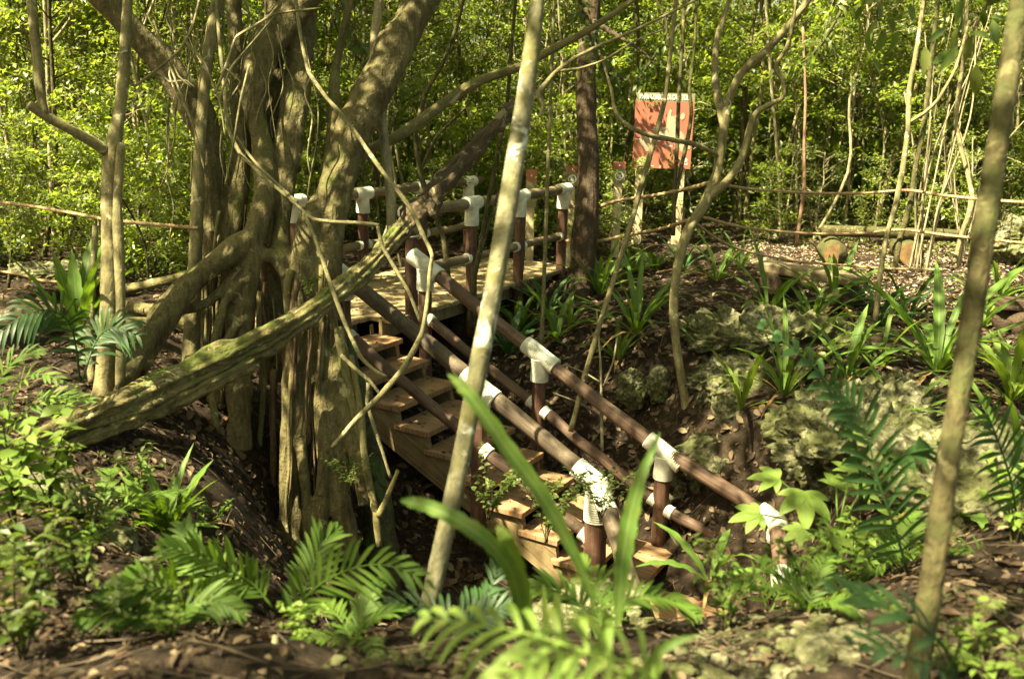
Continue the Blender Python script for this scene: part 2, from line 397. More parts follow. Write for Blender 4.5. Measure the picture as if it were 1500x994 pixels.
def rock_mat():
    m, nt, out = nodes_of('karst_limestone')
    tc = nd(nt, 'ShaderNodeTexCoord'); ob = tc.outputs['Object']
    n1 = noise_node(nt, ob, 3.2, 7, 0.68, 0.5); n2 = noise_node(nt, ob, 20, 7, 0.7, 0.4)
    vo = nd(nt, 'ShaderNodeTexVoronoi'); vo.inputs['Scale'].default_value = 16; nt.links.new(ob, vo.inputs['Vector'])
    c = ramp(nt, n2, [(0.34, (0.03, 0.027, 0.016)), (0.46, (0.10, 0.092, 0.052)), (0.58, (0.23, 0.215, 0.13)), (0.76, (0.42, 0.40, 0.28))])
    c = mixc(nt, ramp(nt, n1, [(0.40, (0, 0, 0)), (0.54, (0.85, 0.85, 0.85))]), c, (0.085, 0.09, 0.03))
    c = mixc(nt, ramp(nt, vo.outputs['Distance'], [(0.12, (0.75, 0.75, 0.75)), (0.3, (0, 0, 0))]), c, (0.028, 0.022, 0.014))
    p = nd(nt, 'ShaderNodeBsdfPrincipled'); p.inputs['Roughness'].default_value = 0.92; p.inputs['Specular IOR Level'].default_value = 0.15
    nt.links.new(c, p.inputs['Base Color'])
    h = nd(nt, 'ShaderNodeMath', operation='ADD'); nt.links.new(n2, h.inputs[0]); nt.links.new(vo.outputs['Distance'], h.inputs[1])
    nt.links.new(bump(nt, h.outputs[0], 0.9, 0.05), p.inputs['Normal']); nt.links.new(p.outputs[0], out.inputs[0]); return m
M['rock'] = rock_mat()

# ------------------------------------------------------------------ terrain
ctrl = []
for px, py, z in [(0, 990, .5), (375, 990, .5), (750, 990, .48), (1125, 990, .46), (1500, 990, .5),
                  (300, 935, .42), (600, 950, .38), (800, 955, .37), (1000, 940, .34), (1140, 893, .28), (1280, 850, .22), (1400, 800, .22), (1500, 780, .3),
                  (0, 700, .1), (100, 760, .16), (200, 850, .28), (0, 850, .36), (60, 640, .08), (150, 600, .08), (0, 520, .03), (100, 450, .05), (200, 400, .06),
                  (300, 680, -.2), (400, 760, -.85), (430, 800, -1.2), (520, 900, -1.65), (375, 620, -.35), (280, 560, -.05), (350, 450, 0),
                  (1100, 380, .05), (1300, 400, .05), (1400, 350, .1), (1200, 440, .0), (1400, 550, 0), (1300, 560, -.05), (1250, 690, -.22), (1400, 700, .1), (1500, 650, .12),
                  (760, 440, -.25), (1000, 450, -.02), (60, 400, .06)]:
    ctrl.append(onz(px, py, z))
for px, py, d in [(880, 560, 9.2), (940, 600, 9.0), (1000, 590, 8.6), (1000, 660, 8.4), (1000, 760, 8.2), (900, 470, 9.7), (1000, 500, 9.2), (800, 500, 10.0), (1100, 600, 8.0), (1100, 520, 8.9)]:
    ctrl.append(V(px, py, d))
ctrl += [np.array(q, float) for q in [(-.6, 4.4, -1.15), (.3, 4.6, -1.35), (1.0, 5.0, -1.6), (1.5, 5.7, -1.9), (1.2, 6.6, -1.95), (2.0, 6.3, -1.8), (1.25, 4.15, -.55), (.2, 6.2, -2.0), (-.8, 6.6, -1.7),
        (-.2, 8.2, -1.3), (.6, 7.6, -1.75), (-.7, 9.8, -.75), (-1.6, 9.2, -.7), (.3, 10.6, -.4), (-.6, 11.5, -.2), (.8, 12.4, -.06), (-2.2, 10.5, -.12),
        (-8, 3, .5), (8, 3, .5), (-8, 8, .1), (8, 8, .1), (-8, 14, .1), (8, 14, .15), (0, 14, .1), (0, 18, .2), (-8, 20, .3), (8, 20, .3), (0, 0, .5), (-3, 0, .55), (3, 0, .5), (-14, 10, .2), (14, 10, .2)]]
ctrl = np.array(ctrl)
def _tps_fit(C, reg=0.02):
    n = len(C); D = np.linalg.norm(C[:, None, :2] - C[None, :, :2], axis=2)
    K = np.where(D > 0, D * D * np.log(D + 1e-9), 0) + np.eye(n) * reg
    Pm = np.c_[np.ones(n), C[:, :2]]
    A = np.block([[K, Pm], [Pm.T, np.zeros((3, 3))]])
    return np.linalg.solve(A, np.r_[C[:, 2], 0, 0, 0])
_w = _tps_fit(ctrl)
def gz(x, y):
    x = np.atleast_1d(np.asarray(x, float)); y = np.atleast_1d(np.asarray(y, float))
    xx = np.clip(x, -14, 14); yy = np.clip(y, 0, 20)
    D = np.hypot(xx[:, None] - ctrl[None, :, 0], yy[:, None] - ctrl[None, :, 1])
    z = np.where(D > 0, D * D * np.log(D + 1e-9), 0) @ _w[:-3] + _w[-3] + _w[-2] * xx + _w[-1] * yy
    z = np.clip(z, -2.2, 0.7)
    P = np.c_[x, y, np.zeros_like(x)]
    return z + 0.06 * fbm(P, 1.4, 3, 3) + 0.028 * fbm(P, 6.0, 3, 9)
def gz1(x, y): return float(gz(x, y)[0])
def hit(px, py):                        # first point of the ground along that pixel's ray
    r = ray(px, py); t = np.arange(1.5, 40, 0.03)
    P = CAM + r[None] * t[:, None]
    b = np.nonzero(P[:, 2] < gz(P[:, 0], P[:, 1]))[0]
    return P[b[0]] if len(b) else P[-1]
xs = np.unique(np.r_[np.linspace(-90, -10, 22), np.arange(-10, 10.01, 0.07), np.linspace(10, 90, 22)])
ys = np.unique(np.r_[np.linspace(-20, 0.5, 10), np.arange(0.5, 17, 0.07), np.linspace(17, 150, 28)])
X, Y = np.meshgrid(xs, ys); Z = gz(X.ravel(), Y.ravel())
me = bpy.data.meshes.new('ground'); nx, ny = len(xs), len(ys)
me.vertices.add(nx * ny); me.vertices.foreach_set('co', np.c_[X.ravel(), Y.ravel(), Z].astype(np.float32).ravel())
ii = (np.arange(ny - 1)[:, None] * nx + np.arange(nx - 1)[None]).ravel()
q = np.stack([ii, ii + 1, ii + nx + 1, ii + nx], 1).astype(np.int32)
me.loops.add(q.size); me.loops.foreach_set('vertex_index', q.ravel())
me.polygons.add(len(q)); me.polygons.foreach_set('loop_start', np.arange(0, q.size, 4, dtype=np.int32)); me.polygons.foreach_set('loop_total', np.full(len(q), 4, np.int32))
me.update(calc_edges=True); me.polygons.foreach_set('use_smooth', [True] * len(q)); me.materials.append(M['ground'])
tag(new_obj('ground', me), kind='structure')

# ------------------------------------------------------------------ stairs, walkway, railings
YAW, SX0, SY0 = 1.040, -0.998, 9.146
U_ = np.array([math.cos(YAW), math.sin(YAW), 0]); W_ = np.array([math.sin(YAW), -math.cos(YAW), 0]); Z_ = np.array([0, 0, 1.0])
def D(u, v, z): return np.array([SX0, SY0, 0]) + U_ * u + W_ * v + Z_ * z
RUN, RISE, V0 = 0.314, 0.163, -0.169
UTR, UTL = -0.327, -1.248

st = thing('wooden_staircase', 'tan plank staircase with open risers going down from the walkway', 'staircase', D(-.8, 1.5, -.8))
for i in range(1, 12):
    vf = V0 + i * RUN
    ur, ul, dep = UTR + R.uniform(-.02, .02), UTL + R.uniform(-.02, .02), 0.365
    if i == 10: ur, dep = -0.06, 0.36
    if i == 11: ur, dep, ul = 0.42, 0.75, -1.12; vf = vf + .42
    mb = MB()
    mb.box(D(ul, vf - dep, -i * RISE - .05), U_ * (ur - ul), W_ * dep, Z_ * .05)
    o_t = mb.build('tread', M['tread_wood'], st, False, bevel=.006)
for u0, u1 in ((UTL + .035, UTL + .085), (UTR - .09, UTR - .04)):      # saw-tooth stringers
    prof = [(V0 - .02, -.06)]
    for i in range(1, 12):
        vf = V0 + i * RUN
        prof += [(vf - RUN, -i * RISE - .052), (vf - .03, -i * RISE - .052)]
    prof += [(V0 + 11 * RUN - .03, -11 * RISE - .34), (V0 + .0, -.48), (V0 - .02, -.48)]
    a = [D(u0, v, z) for v, z in prof]; b = [D(u1, v, z) for v, z in prof]; n = len(prof)
    mb = MB(); F = [tuple(range(n)), tuple(range(2 * n - 1, n - 1, -1))] + [(k, n + k, n + (k + 1) % n, (k + 1) % n) for k in range(n)]
    mb.add(a + b, F, [[((prof[k % n][0]) * .8 + prof[k % n][1] * .0, prof[k % n][1] + prof[k % n][0] * .52) for k in f] for f in F])
    mb.build('stringer', M['string_wood'], st, False)
# lower flight turned towards the pit floor
for i, (a, z) in enumerate([(0.0, -1.99), (0.34, -2.14)]):
    o = np.array([.92, 5.85 - a, z])
    mb = MB(); mb.box(o, np.array([1.05, .12, 0]), np.array([.04, -.36, 0]), Z_ * .05); mb.build('tread', M['tread_wood'], st, False, bevel=.006)

dk = thing('wooden_walkway', 'flat tan plank walkway platform at the top of the stairs', 'walkway', D(.9, -.7, -.1))
k = -1.36
while k < 3.35:
    w = R.uniform(.135, .145); vn = -.25 if k < UTR - .05 else .02
    mb = MB(); mb.box(D(k, -1.62 + R.uniform(-.01, .01), -.042), U_ * w, W_ * (vn + 1.62), Z_ * .042)
    mb.build('deck_board', M['deck_wood'], dk, False, bevel=.004); k += w + .006
for v, ua, ub in ((-.12, UTR - .04, 3.35), (-.42, -1.36, UTR - .045), (-1.6, -1.36, 3.35)):
    mb = MB(); mb.box(D(ua, v, -.2), U_ * (ub - ua), W_ * .04, Z_ * .185); mb.build('edge_beam', M['string_wood'], dk, False, bevel=.005)
for u in (-1.2, 0.0, 1.2, 2.5):
    for v in (-1.5, -.25):
        p = D(u, v, 0); g = gz1(p[0], p[1]); mb = MB(); tube(mb, [p + Z_ * (g - .2), p - Z_ * .05], .08, 10, 2, .05); mb.build('support_post', M['bark_dark'], dk)

def coil_wrap(mb, a, b, r, pitch=.018, sides=18, bend=None):
    a, b = np.asarray(a, float), np.asarray(b, float)
    n = max(3, int(np.linalg.norm(b - a) / pitch)); t = np.linspace(0, 1, n * 3 + 1)
    P = a + (b - a) * t[:, None]
    rad = r - .002 + .0065 * np.abs(np.sin(t * n * np.pi)) ** .6 + .002 * np.sin(t * 7)
    tube(mb, P, rad, sides, 1, .01, 20)

def pole(mb, a, b, r, seed=0, sides=14, knots=True):
    a, b = np.asarray(a, float), np.asarray(b, float); n = max(4, int(np.linalg.norm(b - a) / .12))
    t = np.linspace(0, 1, n); P = a + (b - a) * t[:, None] + (fbm(np.c_[t * 3, t * 0 + seed, t * 0], 1, 2, seed)[:, None] * np.array([.006, .006, .008]))
    rr = r * (1 + .05 * fbm(np.c_[t * 6, t * 0 + seed * 3, t * 0], 1, 2, seed + 5))
    tube(mb, P, rr, sides, 2, .05, 9, seed)

sd = 0
def railing(name, label, posts, rails, mids, matr, post_r=.06, rail_r=.06, mid_r=.045, wraps=(), cuffs=(), matr2=None, group='log railings with white rope joints'):
    """posts: (base, top); rails, mids: (a, b); wraps: (a, b, r, on rail?)"""
    global sd
    rt = thing(name, label, 'railing', posts[0][0], group)
    P = []
    for a, b, pr in posts:
        sd += 1; mb = MB(); pole(mb, a, b, pr or post_r, sd); o = mb.build('post', M['post_wood'], rt); P.append(o)
    H = []
    for a, b in rails:
        sd += 1; mb = MB(); pole(mb, a, b, rail_r, sd); H.append(mb.build('handrail', matr2 or matr, rt))
    Q = []
    for a, b in mids:
        sd += 1; mb = MB(); pole(mb, a, b, mid_r, sd); Q.append(mb.build('mid_rail', matr, rt))
    for a, b, r, w, i in wraps:
        mb = MB(); coil_wrap(mb, a, b, r); mb.build('rope_wrap', M['rope_white'], (P if w == 'p' else H)[i])
    for a, b, r, i in cuffs:
        mb = MB(); coil_wrap(mb, a, b, r, .013); mb.build('rope_wrap', M['rope_white'], Q[i])
    return rt

def tee(rail_a, rail_b, at, post_dir, rl, pl, rr, pr, ip, ih):
    """rope wound round a rail and the top of its post"""
    d = unit(np.asarray(rail_b) - np.asarray(rail_a))
    return [(at - d * rl / 2, at + d * rl / 2, rr + .012, 'h', ih), (at - post_dir * pl, at - post_dir * .03, pr + .012, 'p', ip)]

# near railing of the walkway
us = [0.0, 1.068, 2.083, 3.148]; MIDZ = 1 - .582 + .0
posts = [(D(u, 0, -.45 if i else -.3), D(u, 0, 1.0), .062) for i, u in enumerate(us)]
ra, rb = D(-.06, 0, 1), D(3.2, 0, 1); wr, cu, mids = [], [], []
for i, u in enumerate(us): wr += tee(ra, rb, D(u, 0, 1), Z_, .26, .24, .056, .062, i, 0)
for i in range(3):
    a, b = D(us[i] + .06, 0, .418), D(us[i + 1] - .06, 0, .418); mids.append((a, b)); d = unit(b - a)
    cu += [(a - d * .01, a + d * .045, .052, i), (b - d * .045, b + d * .01, .052, i)]
railing('log_railing', 'weathered log railing along the stair side of the walkway, ending at the dark trunk', posts, [(ra, rb)], mids, M['rail_grey'], rail_r=.056, wraps=wr, cuffs=cu)
# far railing
us = [-.06, 1.038, 2.176, 3.219]
posts = [(D(u, -1.45, -.3), D(u, -1.45, 1.0), .06) for u in us]
ra, rb = D(-.3, -1.45, 1), D(3.5, -1.45, 1); wr, cu, mids = [], [], []
for i, u in enumerate(us): wr += tee(ra, rb, D(u, -1.45, 1), Z_, .26, .22, .055, .06, i, 0)
for i in range(3):
    a, b = D(us[i] + .06, -1.45, .418), D(us[i + 1] - .06, -1.45, .418); mids.append((a, b)); d = unit(b - a)
    cu += [(a - d * .01, a + d * .045, .05, i), (b - d * .045, b + d * .01, .05, i)]
railing('log_railing', 'weathered log railing along the forest side of the walkway, partly behind the fig trunks', posts, [(ra, rb)], mids, M['rail_grey'], rail_r=.055, wraps=wr, cuffs=cu)
# stair railing on the rock side
RA, SL, SM = .717, .534, .487
def rail_pt(u, v): return D(u, v, RA - SL * v)
ur = -.216; vr = [.321, 1.579, 2.802]; E = V(1139, 762, 7.55); E2 = V(1146, 862, 6.9)
posts = [(D(ur, .321, -.75), rail_pt(ur, .321), .062), (D(ur, 1.579, -1.35), rail_pt(ur, 1.579), .062), (D(ur, 2.802, -1.625), rail_pt(ur, 2.802), .066), (np.array([E[0], E[1], -2.0]), E, .06)]
rails = [(rail_pt(ur, .16), rail_pt(ur, 2.85)), (rail_pt(ur, 2.8), E + unit(E - rail_pt(ur, 2.8)) * .06), (E, E2)]
wr = []
for i, v in enumerate(vr): wr += tee(rail_pt(ur, 0), rail_pt(ur, 1), rail_pt(ur, v), Z_, .36, .24, .062, .066, i, 0)
wr += [(E - unit(E - rail_pt(ur, 2.8)) * .16, E + unit(E2 - E) * .02, .074, 'h', 1), (E, E + unit(E2 - E) * .14, .074, 'h', 2), (E - Z_ * .28, E - Z_ * .03, .072, 'p', 3), (E2 - unit(E2 - E) * .18, E2, .075, 'h', 2)]
def mp(v): return D(ur, v, RA - SL * v - SM)
Em = E - Z_ * .42
mids = [(mp(.36), mp(1.53)), (mp(1.63), mp(2.75)), (mp(2.86), Em)]
cu = []
for i, (a, b) in enumerate(mids):
    d = unit(b - a); cu += [(a - d * .01, a + d * .06, .055, i), (b - d * .06, b + d * .01, .055, i)]
railing('log_railing', 'reddish log handrail going down the rock side of the stairs', posts, rails, mids, M['rail_wood'], rail_r=.062, mid_r=.047, wraps=wr, cuffs=cu)
# stair railing on the fig side
ul = -1.279; vl = [.238, 1.62, 2.69]
Lb = rail_pt(ul, 2.69); F1 = V(912, 770, 6.95); F2 = V(946, 912, 6.45)
posts = [(D(ul, .238, -.8), rail_pt(ul, .238), .066), (D(ul, 1.62, -1.5), rail_pt(ul, 1.62), .062), (D(ul, 2.69, -2.1), Lb, .085)]
rails = [(rail_pt(ul, -.25), rail_pt(ul, 2.72)), (Lb, F2)]
wr = []
for i, v in enumerate(vl[:2]): wr += tee(rail_pt(ul, 0), rail_pt(ul, 1), rail_pt(ul, v), Z_, .34, .2, .066, .068, i, 0)
d2 = unit(F2 - Lb)
wr += [(rail_pt(ul, 2.50), rail_pt(ul, 2.72), .078, 'h', 0), (Lb - d2 * .02, Lb + d2 * .26, .076, 'h', 1), (Lb - Z_ * .3, Lb - Z_ * .02, .092, 'p', 2)]
def ml(v): return D(ul, v, RA - SL * v - SM)
mids = [(ml(.28), ml(1.57)), (ml(1.67), ml(2.63))]
cu = []
for i, (a, b) in enumerate(mids):
    d = unit(b - a); cu += [(a - d * .01, a + d * .07, .057, i), (b - d * .07, b + d * .01, .057, i)]
railing('log_railing', 'thick grey brown log handrail going down the fig tree side of the stairs', posts, rails, mids, M['rail_wood'], rail_r=.066, mid_r=.05, wraps=wr, cuffs=cu, matr2=M['rail_dark'])

# ------------------------------------------------------------------ trees
def crown_mesh(name, seed, rx, ry, rz, ncl, per, L, Wd, mat, clr=.55, six=False, flat=.6):
    g = np.random.default_rng(seed)
    c = unit(g.normal(size=(ncl, 3))) * (g.random((ncl, 1)) ** .45) * [rx, ry, rz]
    s = clr * g.uniform(.6, 1.4, (ncl, 1, 1))
    p = (c[:, None, :] + g.normal(size=(ncl, per, 3)) * s * [1, 1, flat]).reshape(-1, 3)
    n = len(p)
    d = g.normal(size=(n, 3)); d[:, 2] = d[:, 2] * .5 - .35
    nr = g.normal(size=(n, 3)) * .55 + [0, 0, 1.0]
    l = L * g.uniform(.7, 1.3, n)
    return leaf_mesh(name, p, d, nr, l, l * Wd, mat, six=six), c

CAN = [crown_mesh('crown', 100 + i, 3.2, 3.2, 1.7, 95, 34, .15, .5, M['leaf_canopy'], .34)[0] for i in range(3)]

def tall_top(mb, p, r, up, rad=.6, seed=0):
    """limbs that go from a trunk's top into its crown"""
    g = random.Random(seed)
    for k in range(5):
        a = g.uniform(0, 6.28); q = np.array([math.cos(a), math.sin(a), 0]) * g.uniform(.6, 1.3) * rad
        tube(mb, [p - Z_ * .1, p + q * .25 + Z_ * up * .5, p + q + Z_ * up], [r * .8, r * .45, .012], 7, 4)

def tree(name, label, tracks, mat, top, crown, cs, lump=.12, sides=14, group=None, limbs=(), cat='tree', furrow=0.0):
    """tracks[0] the trunk (rows of pixel, width, depth); top: height of the crown's middle"""
    P, r = track(tracks[0])
    rt = thing(name, label, cat, P[0], group)
    mb = MB()
    for i, t in enumerate(tracks):
        Pt, rr = track(t) if i else (P, r)
        if i == 0:
            Pt = np.vstack([Pt[0] - unit(Pt[1] - Pt[0]) * .25, Pt]); rr = np.r_[rr[0] * 1.15, rr]
            if top is not None:
                e = Pt[-1]; d = unit(Pt[-1] - Pt[-2]); h = max(.3, top - 1.0 - e[2])
                q = e + np.array([d[0] * h * .5, d[1] * h * .5, h]); Pt = np.vstack([Pt, (e + q) / 2 + [.05, .03, 0], q]); rr = np.r_[rr, rr[-1] * .85, rr[-1] * .7]
        tube(mb, Pt, rr, sides, 5, lump, 5, R.randrange(99), furrow)
        if i == 0 and top is not None: tall_top(mb, Pt[-1], rr[-1], 1.2, cs, R.randrange(99)); tp = Pt[-1]
    mb.build('trunk', mat, rt)
    for t in limbs:
        Pt, rr = track(t); mb = MB(); tube(mb, Pt, rr, 8, 5, lump, 7, R.randrange(99)); mb.build('branch', mat, rt)
    if top is not None and crown is not None:
        o = new_obj('crown', crown, rt); o.location = Vector((tp + Z_ * .9) - P[0]); o.rotation_euler = (0, 0, R.uniform(0, 6)); o.scale = (cs, cs, cs)
    return rt

tree('pale_tree', 'slender mottled tree with white lichen patches leaning across the staircase',
     [[(614, 950, 40, 3.25), (630, 880, 38, 3.27), (650, 790, 38, 3.3), (678, 660, 37, 3.33), (700, 540, 38, 3.38), (722, 430, 39, 3.42), (744, 300, 40, 3.46), (760, 200, 37, 3.5), (775, 100, 34, 3.55), (788, 0, 29, 3.6), (800, -120, 26, 3.7)]],
     M['bark_mottled'], 6.2, CAN[0], .85, lump=.06)
tree('olive_tree', 'smooth olive brown slim tree leaning beside the stony bank',
     [[(1340, 1000, 50, 2.55), (1365, 850, 45, 2.6), (1385, 700, 43, 2.65), (1408, 560, 41, 2.7), (1430, 420, 43, 2.75), (1446, 310, 44, 2.8), (1463, 200, 41, 2.85), (1479, 100, 40, 2.9), (1494, 0, 38, 2.95), (1512, -120, 34, 3.0)]],
     M['bark_olive'], 5.8, CAN[1], .7, lump=.035)
tree('forked_tree', 'grey forked tree with one thick crooked side branch near the mossy log',
     [[(148, 600, 62, 6.2), (152, 560, 42, 6.2), (160, 480, 38, 6.2), (162, 380, 37, 6.2), (160, 290, 35, 6.2), (166, 220, 32, 6.2), (177, 150, 25, 6.25), (183, 80, 22, 6.3), (187, 0, 20, 6.35), (190, -80, 18, 6.4)],
      [(176, 570, 20, 6.1), (177, 480, 20, 6.1), (175, 380, 20, 6.1), (172, 290, 19, 6.12), (178, 210, 16, 6.15)]],
     M['bark_pale'], 6.5, CAN[2], 1.15, lump=.14,
     limbs=[[(162, 226, 22, 6.2), (135, 208, 22, 6.1), (90, 183, 20, 6.0), (60, 165, 21, 5.95), (42, 153, 17, 5.9)],
            [(66, 168, 17, 5.95), (60, 140, 18, 5.97), (55, 90, 18, 6.0), (46, 0, 18, 6.05), (38, -90, 17, 6.1)],
            [(135, 560, 14, 6.3), (130, 500, 15, 6.4), (135, 430, 14, 6.5), (140, 330, 12, 6.5)]])
tb = np.array([-3.9, .1, gz1(-3.9, .1)]); tt_ = thing('added_shade_tree', 'unseen tree added so that its crown shades the fern bank', 'tree', tb)  # unseen tree beside the camera, added to shade the ferny foreground
mb = MB(); tube(mb, [tb - Z_ * .2, tb + [.1, 0, 2], tb + [0, .1, 4], tb + [.1, 0, 5.4]], [.16, .13, .11, .09], 12, 6, .1); tall_top(mb, tb + [.1, 0, 5.4], .09, 1.2, 1.0, 4); mb.build('trunk', M['bark_pale'], tt_)
o = new_obj('crown', CAN[1], tt_); o.location = (.5, .1, 6.2); o.scale = (.95, .95, .95)
tree('dark_tree', 'straight dark brown trunk at the end of the walkway railing',
     [[(846, 432, 64, 11.3), (850, 400, 50, 11.3), (856, 350, 52, 11.3), (862, 270, 45, 11.3), (859, 170, 40, 11.35), (860, 90, 38, 11.4), (866, 0, 37, 11.4), (868, -120, 34, 11.4)]],
     M['bark_dark'], 7.0, CAN[0], .42, lump=.12,
     limbs=[[(866, 60, 14, 11.4), (885, 90, 9, 10.6), (905, 110, 5, 10.2), (925, 128, 2, 10.0)], [(866, 30, 14, 11.4), (900, 50, 8, 10.8), (940, 75, 5, 10.4), (960, 95, 2, 10.2)]])
tree('crooked_tree', 'crooked slender tree with a low fork growing by the limestone ledge',
     [[(1005, 592, 20, 8.6), (998, 550, 18, 8.6), (989, 490, 17, 8.6), (988, 420, 18, 8.6), (1005, 345, 21, 8.6), (1035, 292, 22, 8.6), (1052, 245, 18, 8.6), (1060, 190, 17, 8.6), (1068, 145, 16, 8.6), (1088, 105, 17, 8.55), (1122, 74, 15, 8.5), (1160, 32, 14, 8.45), (1195, -20, 12, 8.4)]],
     M['bark_pale'], 5.4, CAN[1], .25, lump=.12, sides=12,
     limbs=[[(1040, 288, 20, 8.6), (1068, 262, 17, 8.5), (1088, 228, 15, 8.45), (1104, 172, 13, 8.4), (1124, 155, 11, 8.35), (1146, 143, 10, 8.3), (1147, 122, 9, 8.3), (1137, 96, 9, 8.3), (1154, 66, 8, 8.25), (1166, 0, 7, 8.2), (1172, -60, 6, 8.2)],
            [(1062, 190, 18, 8.6), (1048, 120, 15, 8.7), (1050, 60, 12, 8.75), (1068, 0, 10, 8.8), (1080, -60, 8, 8.8)],
            [(1052, 228, 10, 8.6), (1020, 212, 10, 8.4), (985, 205, 10, 8.2), (945, 196, 10, 8.1), (914, 180, 9, 8.05), (900, 158, 8, 8.0), (895, 130, 6, 8.0), (880, 80, 5, 8.0)]])
tree('straight_tree', 'straight pale grey stem standing against the fig roots',
     [[(278, 560, 40, 7.0), (281, 480, 34, 7.0), (285, 400, 28, 7.0), (289, 300, 25, 7.0), (293, 210, 22, 7.0), (300, 120, 23, 7.0), (310, 50, 24, 7.0), (320, -10, 24, 7.0), (330, -90, 22, 7.0)]],
     M['bark_pale'], 6.6, CAN[2], .8, lump=.07)

# strangler fig
fg = thing('strangler_fig', 'huge strangler fig with many fused trunks and hanging roots beside the stairs', 'tree', V(430, 800, 7.05))
mb = MB()
stems = [
 [(530, 960, 46, 6.95), (508, 800, 38, 6.98), (490, 690, 38, 7.0), (478, 600, 38, 7.0), (474, 520, 40, 7.05), (470, 430, 50, 7.1), (478, 360, 56, 7.15), (492, 280, 60, 7.2), (515, 205, 60, 7.3), (550, 130, 60, 7.4), (585, 60, 60, 7.5), (622, -15, 58, 7.6), (660, -100, 50, 7.7)],
 [(428, 850, 46, 6.95), (428, 720, 43, 6.95), (430, 620, 42, 6.95), (434, 520, 40, 7.0), (438, 450, 40, 7.0), (440, 390, 38, 7.02), (456, 330, 42, 7.1), (478, 290, 44, 7.2)],
 [(350, 660, 40, 6.95), (350, 560, 40, 6.95), (350, 470, 40, 6.95), (357, 425, 38, 6.95), (364, 380, 40, 6.95), (376, 330, 38, 7.0), (388, 280, 34, 7.05), (384, 220, 36, 7.15), (372, 160, 38, 7.2), (376, 110, 46, 7.2), (392, 65, 54, 7.25), (420, 25, 60, 7.3), (455, -30, 60, 7.3)],
 [(428, 470, 22, 7.1), (421, 420, 22, 7.1), (417, 385, 30, 7.08), (412, 345, 30, 7.1), (416, 290, 30, 7.15), (420, 230, 44, 7.25), (430, 170, 48, 7.3), (438, 90, 46, 7.4), (450, 0, 44, 7.5), (456, -90, 40, 7.5)],
 [(420, 400, 26, 7.08), (404, 378, 24, 7.05), (385, 374, 24, 7.0), (368, 384, 26, 6.97)],
 [(296, 640, 34, 7.3), (298, 540, 36, 7.3), (302, 440, 40, 7.25), (308, 340, 42, 7.25), (312, 270, 42, 7.2), (304, 200, 46, 7.15), (275, 140, 48, 7.05), (235, 88, 46, 6.95), (195, 45, 44, 6.85), (150, -5, 44, 6.75), (100, -60, 42, 6.6)],
 [(328, 520, 30, 7.3), (334, 430, 32, 7.25), (340, 350, 32, 7.2), (347, 290, 32, 7.2), (352, 220, 30, 7.25), (350, 140, 28, 7.3), (345, 60, 26, 7.35), (340, -60, 24, 7.4)],
 [(400, 560, 36, 7.5), (398, 430, 46, 7.5), (402, 300, 50, 7.5), (398, 200, 40, 7.5), (402, 60, 32, 7.55), (395, -60, 30, 7.6)],
 [(505, 820, 34, 6.9), (498, 720, 34, 6.9), (493, 640, 34, 6.92), (486, 570, 32, 6.95), (480, 500, 32, 7.0), (476, 440, 34, 7.05)],
 [(536, 740, 20, 6.8), (524, 680, 22, 6.82), (510, 620, 24, 6.88), (497, 560, 26, 6.92), (486, 500, 28, 6.98), (480, 450, 30, 7.05)],
]
fused = [
 [(372, 345, 34, 6.95), (350, 358, 38, 6.88), (310, 390, 38, 6.78), (282, 414, 40, 6.7), (250, 448, 42, 6.6), (228, 480, 38, 6.5), (205, 520, 34, 6.35), (185, 556, 28, 6.2), (165, 590, 22, 6.1)],
 [(300, 405, 24, 6.8), (268, 440, 26, 6.7), (235, 495, 26, 6.55), (205, 545, 24, 6.35)],
 [(348, 400, 18, 6.9), (325, 425, 18, 6.85), (300, 445, 20, 6.8), (270, 452, 22, 6.8), (225, 455, 24, 6.9), (180, 450, 22, 7.0)],
 [(368, 395, 22, 6.95), (345, 420, 18, 6.85), (326, 450, 17, 6.8), (316, 500, 17, 6.8), (300, 560, 18, 6.85)],
 [(470, 560, 30, 6.92), (476, 650, 28, 6.86), (470, 760, 26, 6.8), (480, 880, 30, 6.75)],
 [(440, 640, 20, 6.85), (450, 740, 20, 6.8), (456, 860, 22, 6.75)],
 [(428, 740, 40, 6.95), (412, 800, 34, 6.9), (390, 850, 24, 6.85)], [(352, 600, 30, 6.95), (335, 650, 26, 6.9), (322, 690, 18, 6.85)], [(300, 560, 34, 7.25), (288, 620, 34, 7.1), (270, 650, 22, 6.95)],
 [(455, 380, 30, 7.05), (446, 470, 26, 7.0), (455, 560, 22, 6.95), (448, 650, 20, 6.9)], [(322, 330, 30, 7.25), (325, 430, 30, 7.2), (318, 520, 26, 7.15), (326, 600, 22, 7.05)],
]
for i, s in enumerate(stems):
    P, r = track(s, .88); tube(mb, P, r, 18, 7, .22, 4.0, i * 7, furrow=.14, nf=5)
P, r = track(stems[0]); tall_top(mb, P[-1], .16, 2.2, 1.4, 5)
P2, _ = track(stems[5]); tall_top(mb, P2[-1], .07, 2.4, .8, 6)
for s in fused: P, r = track(s, .84); tube(mb, P, r, 14, 6, .2, 5, 3, furrow=.1, nf=4)
o = mb.build('trunk', M['bark_fused'], fg)
m = o.modifiers.new('fuse', 'REMESH'); m.mode = 'VOXEL'; m.voxel_size = .014; m.use_smooth_shade = True
m = o.modifiers.new('soften', 'SMOOTH'); m.factor = .5; m.iterations = 3
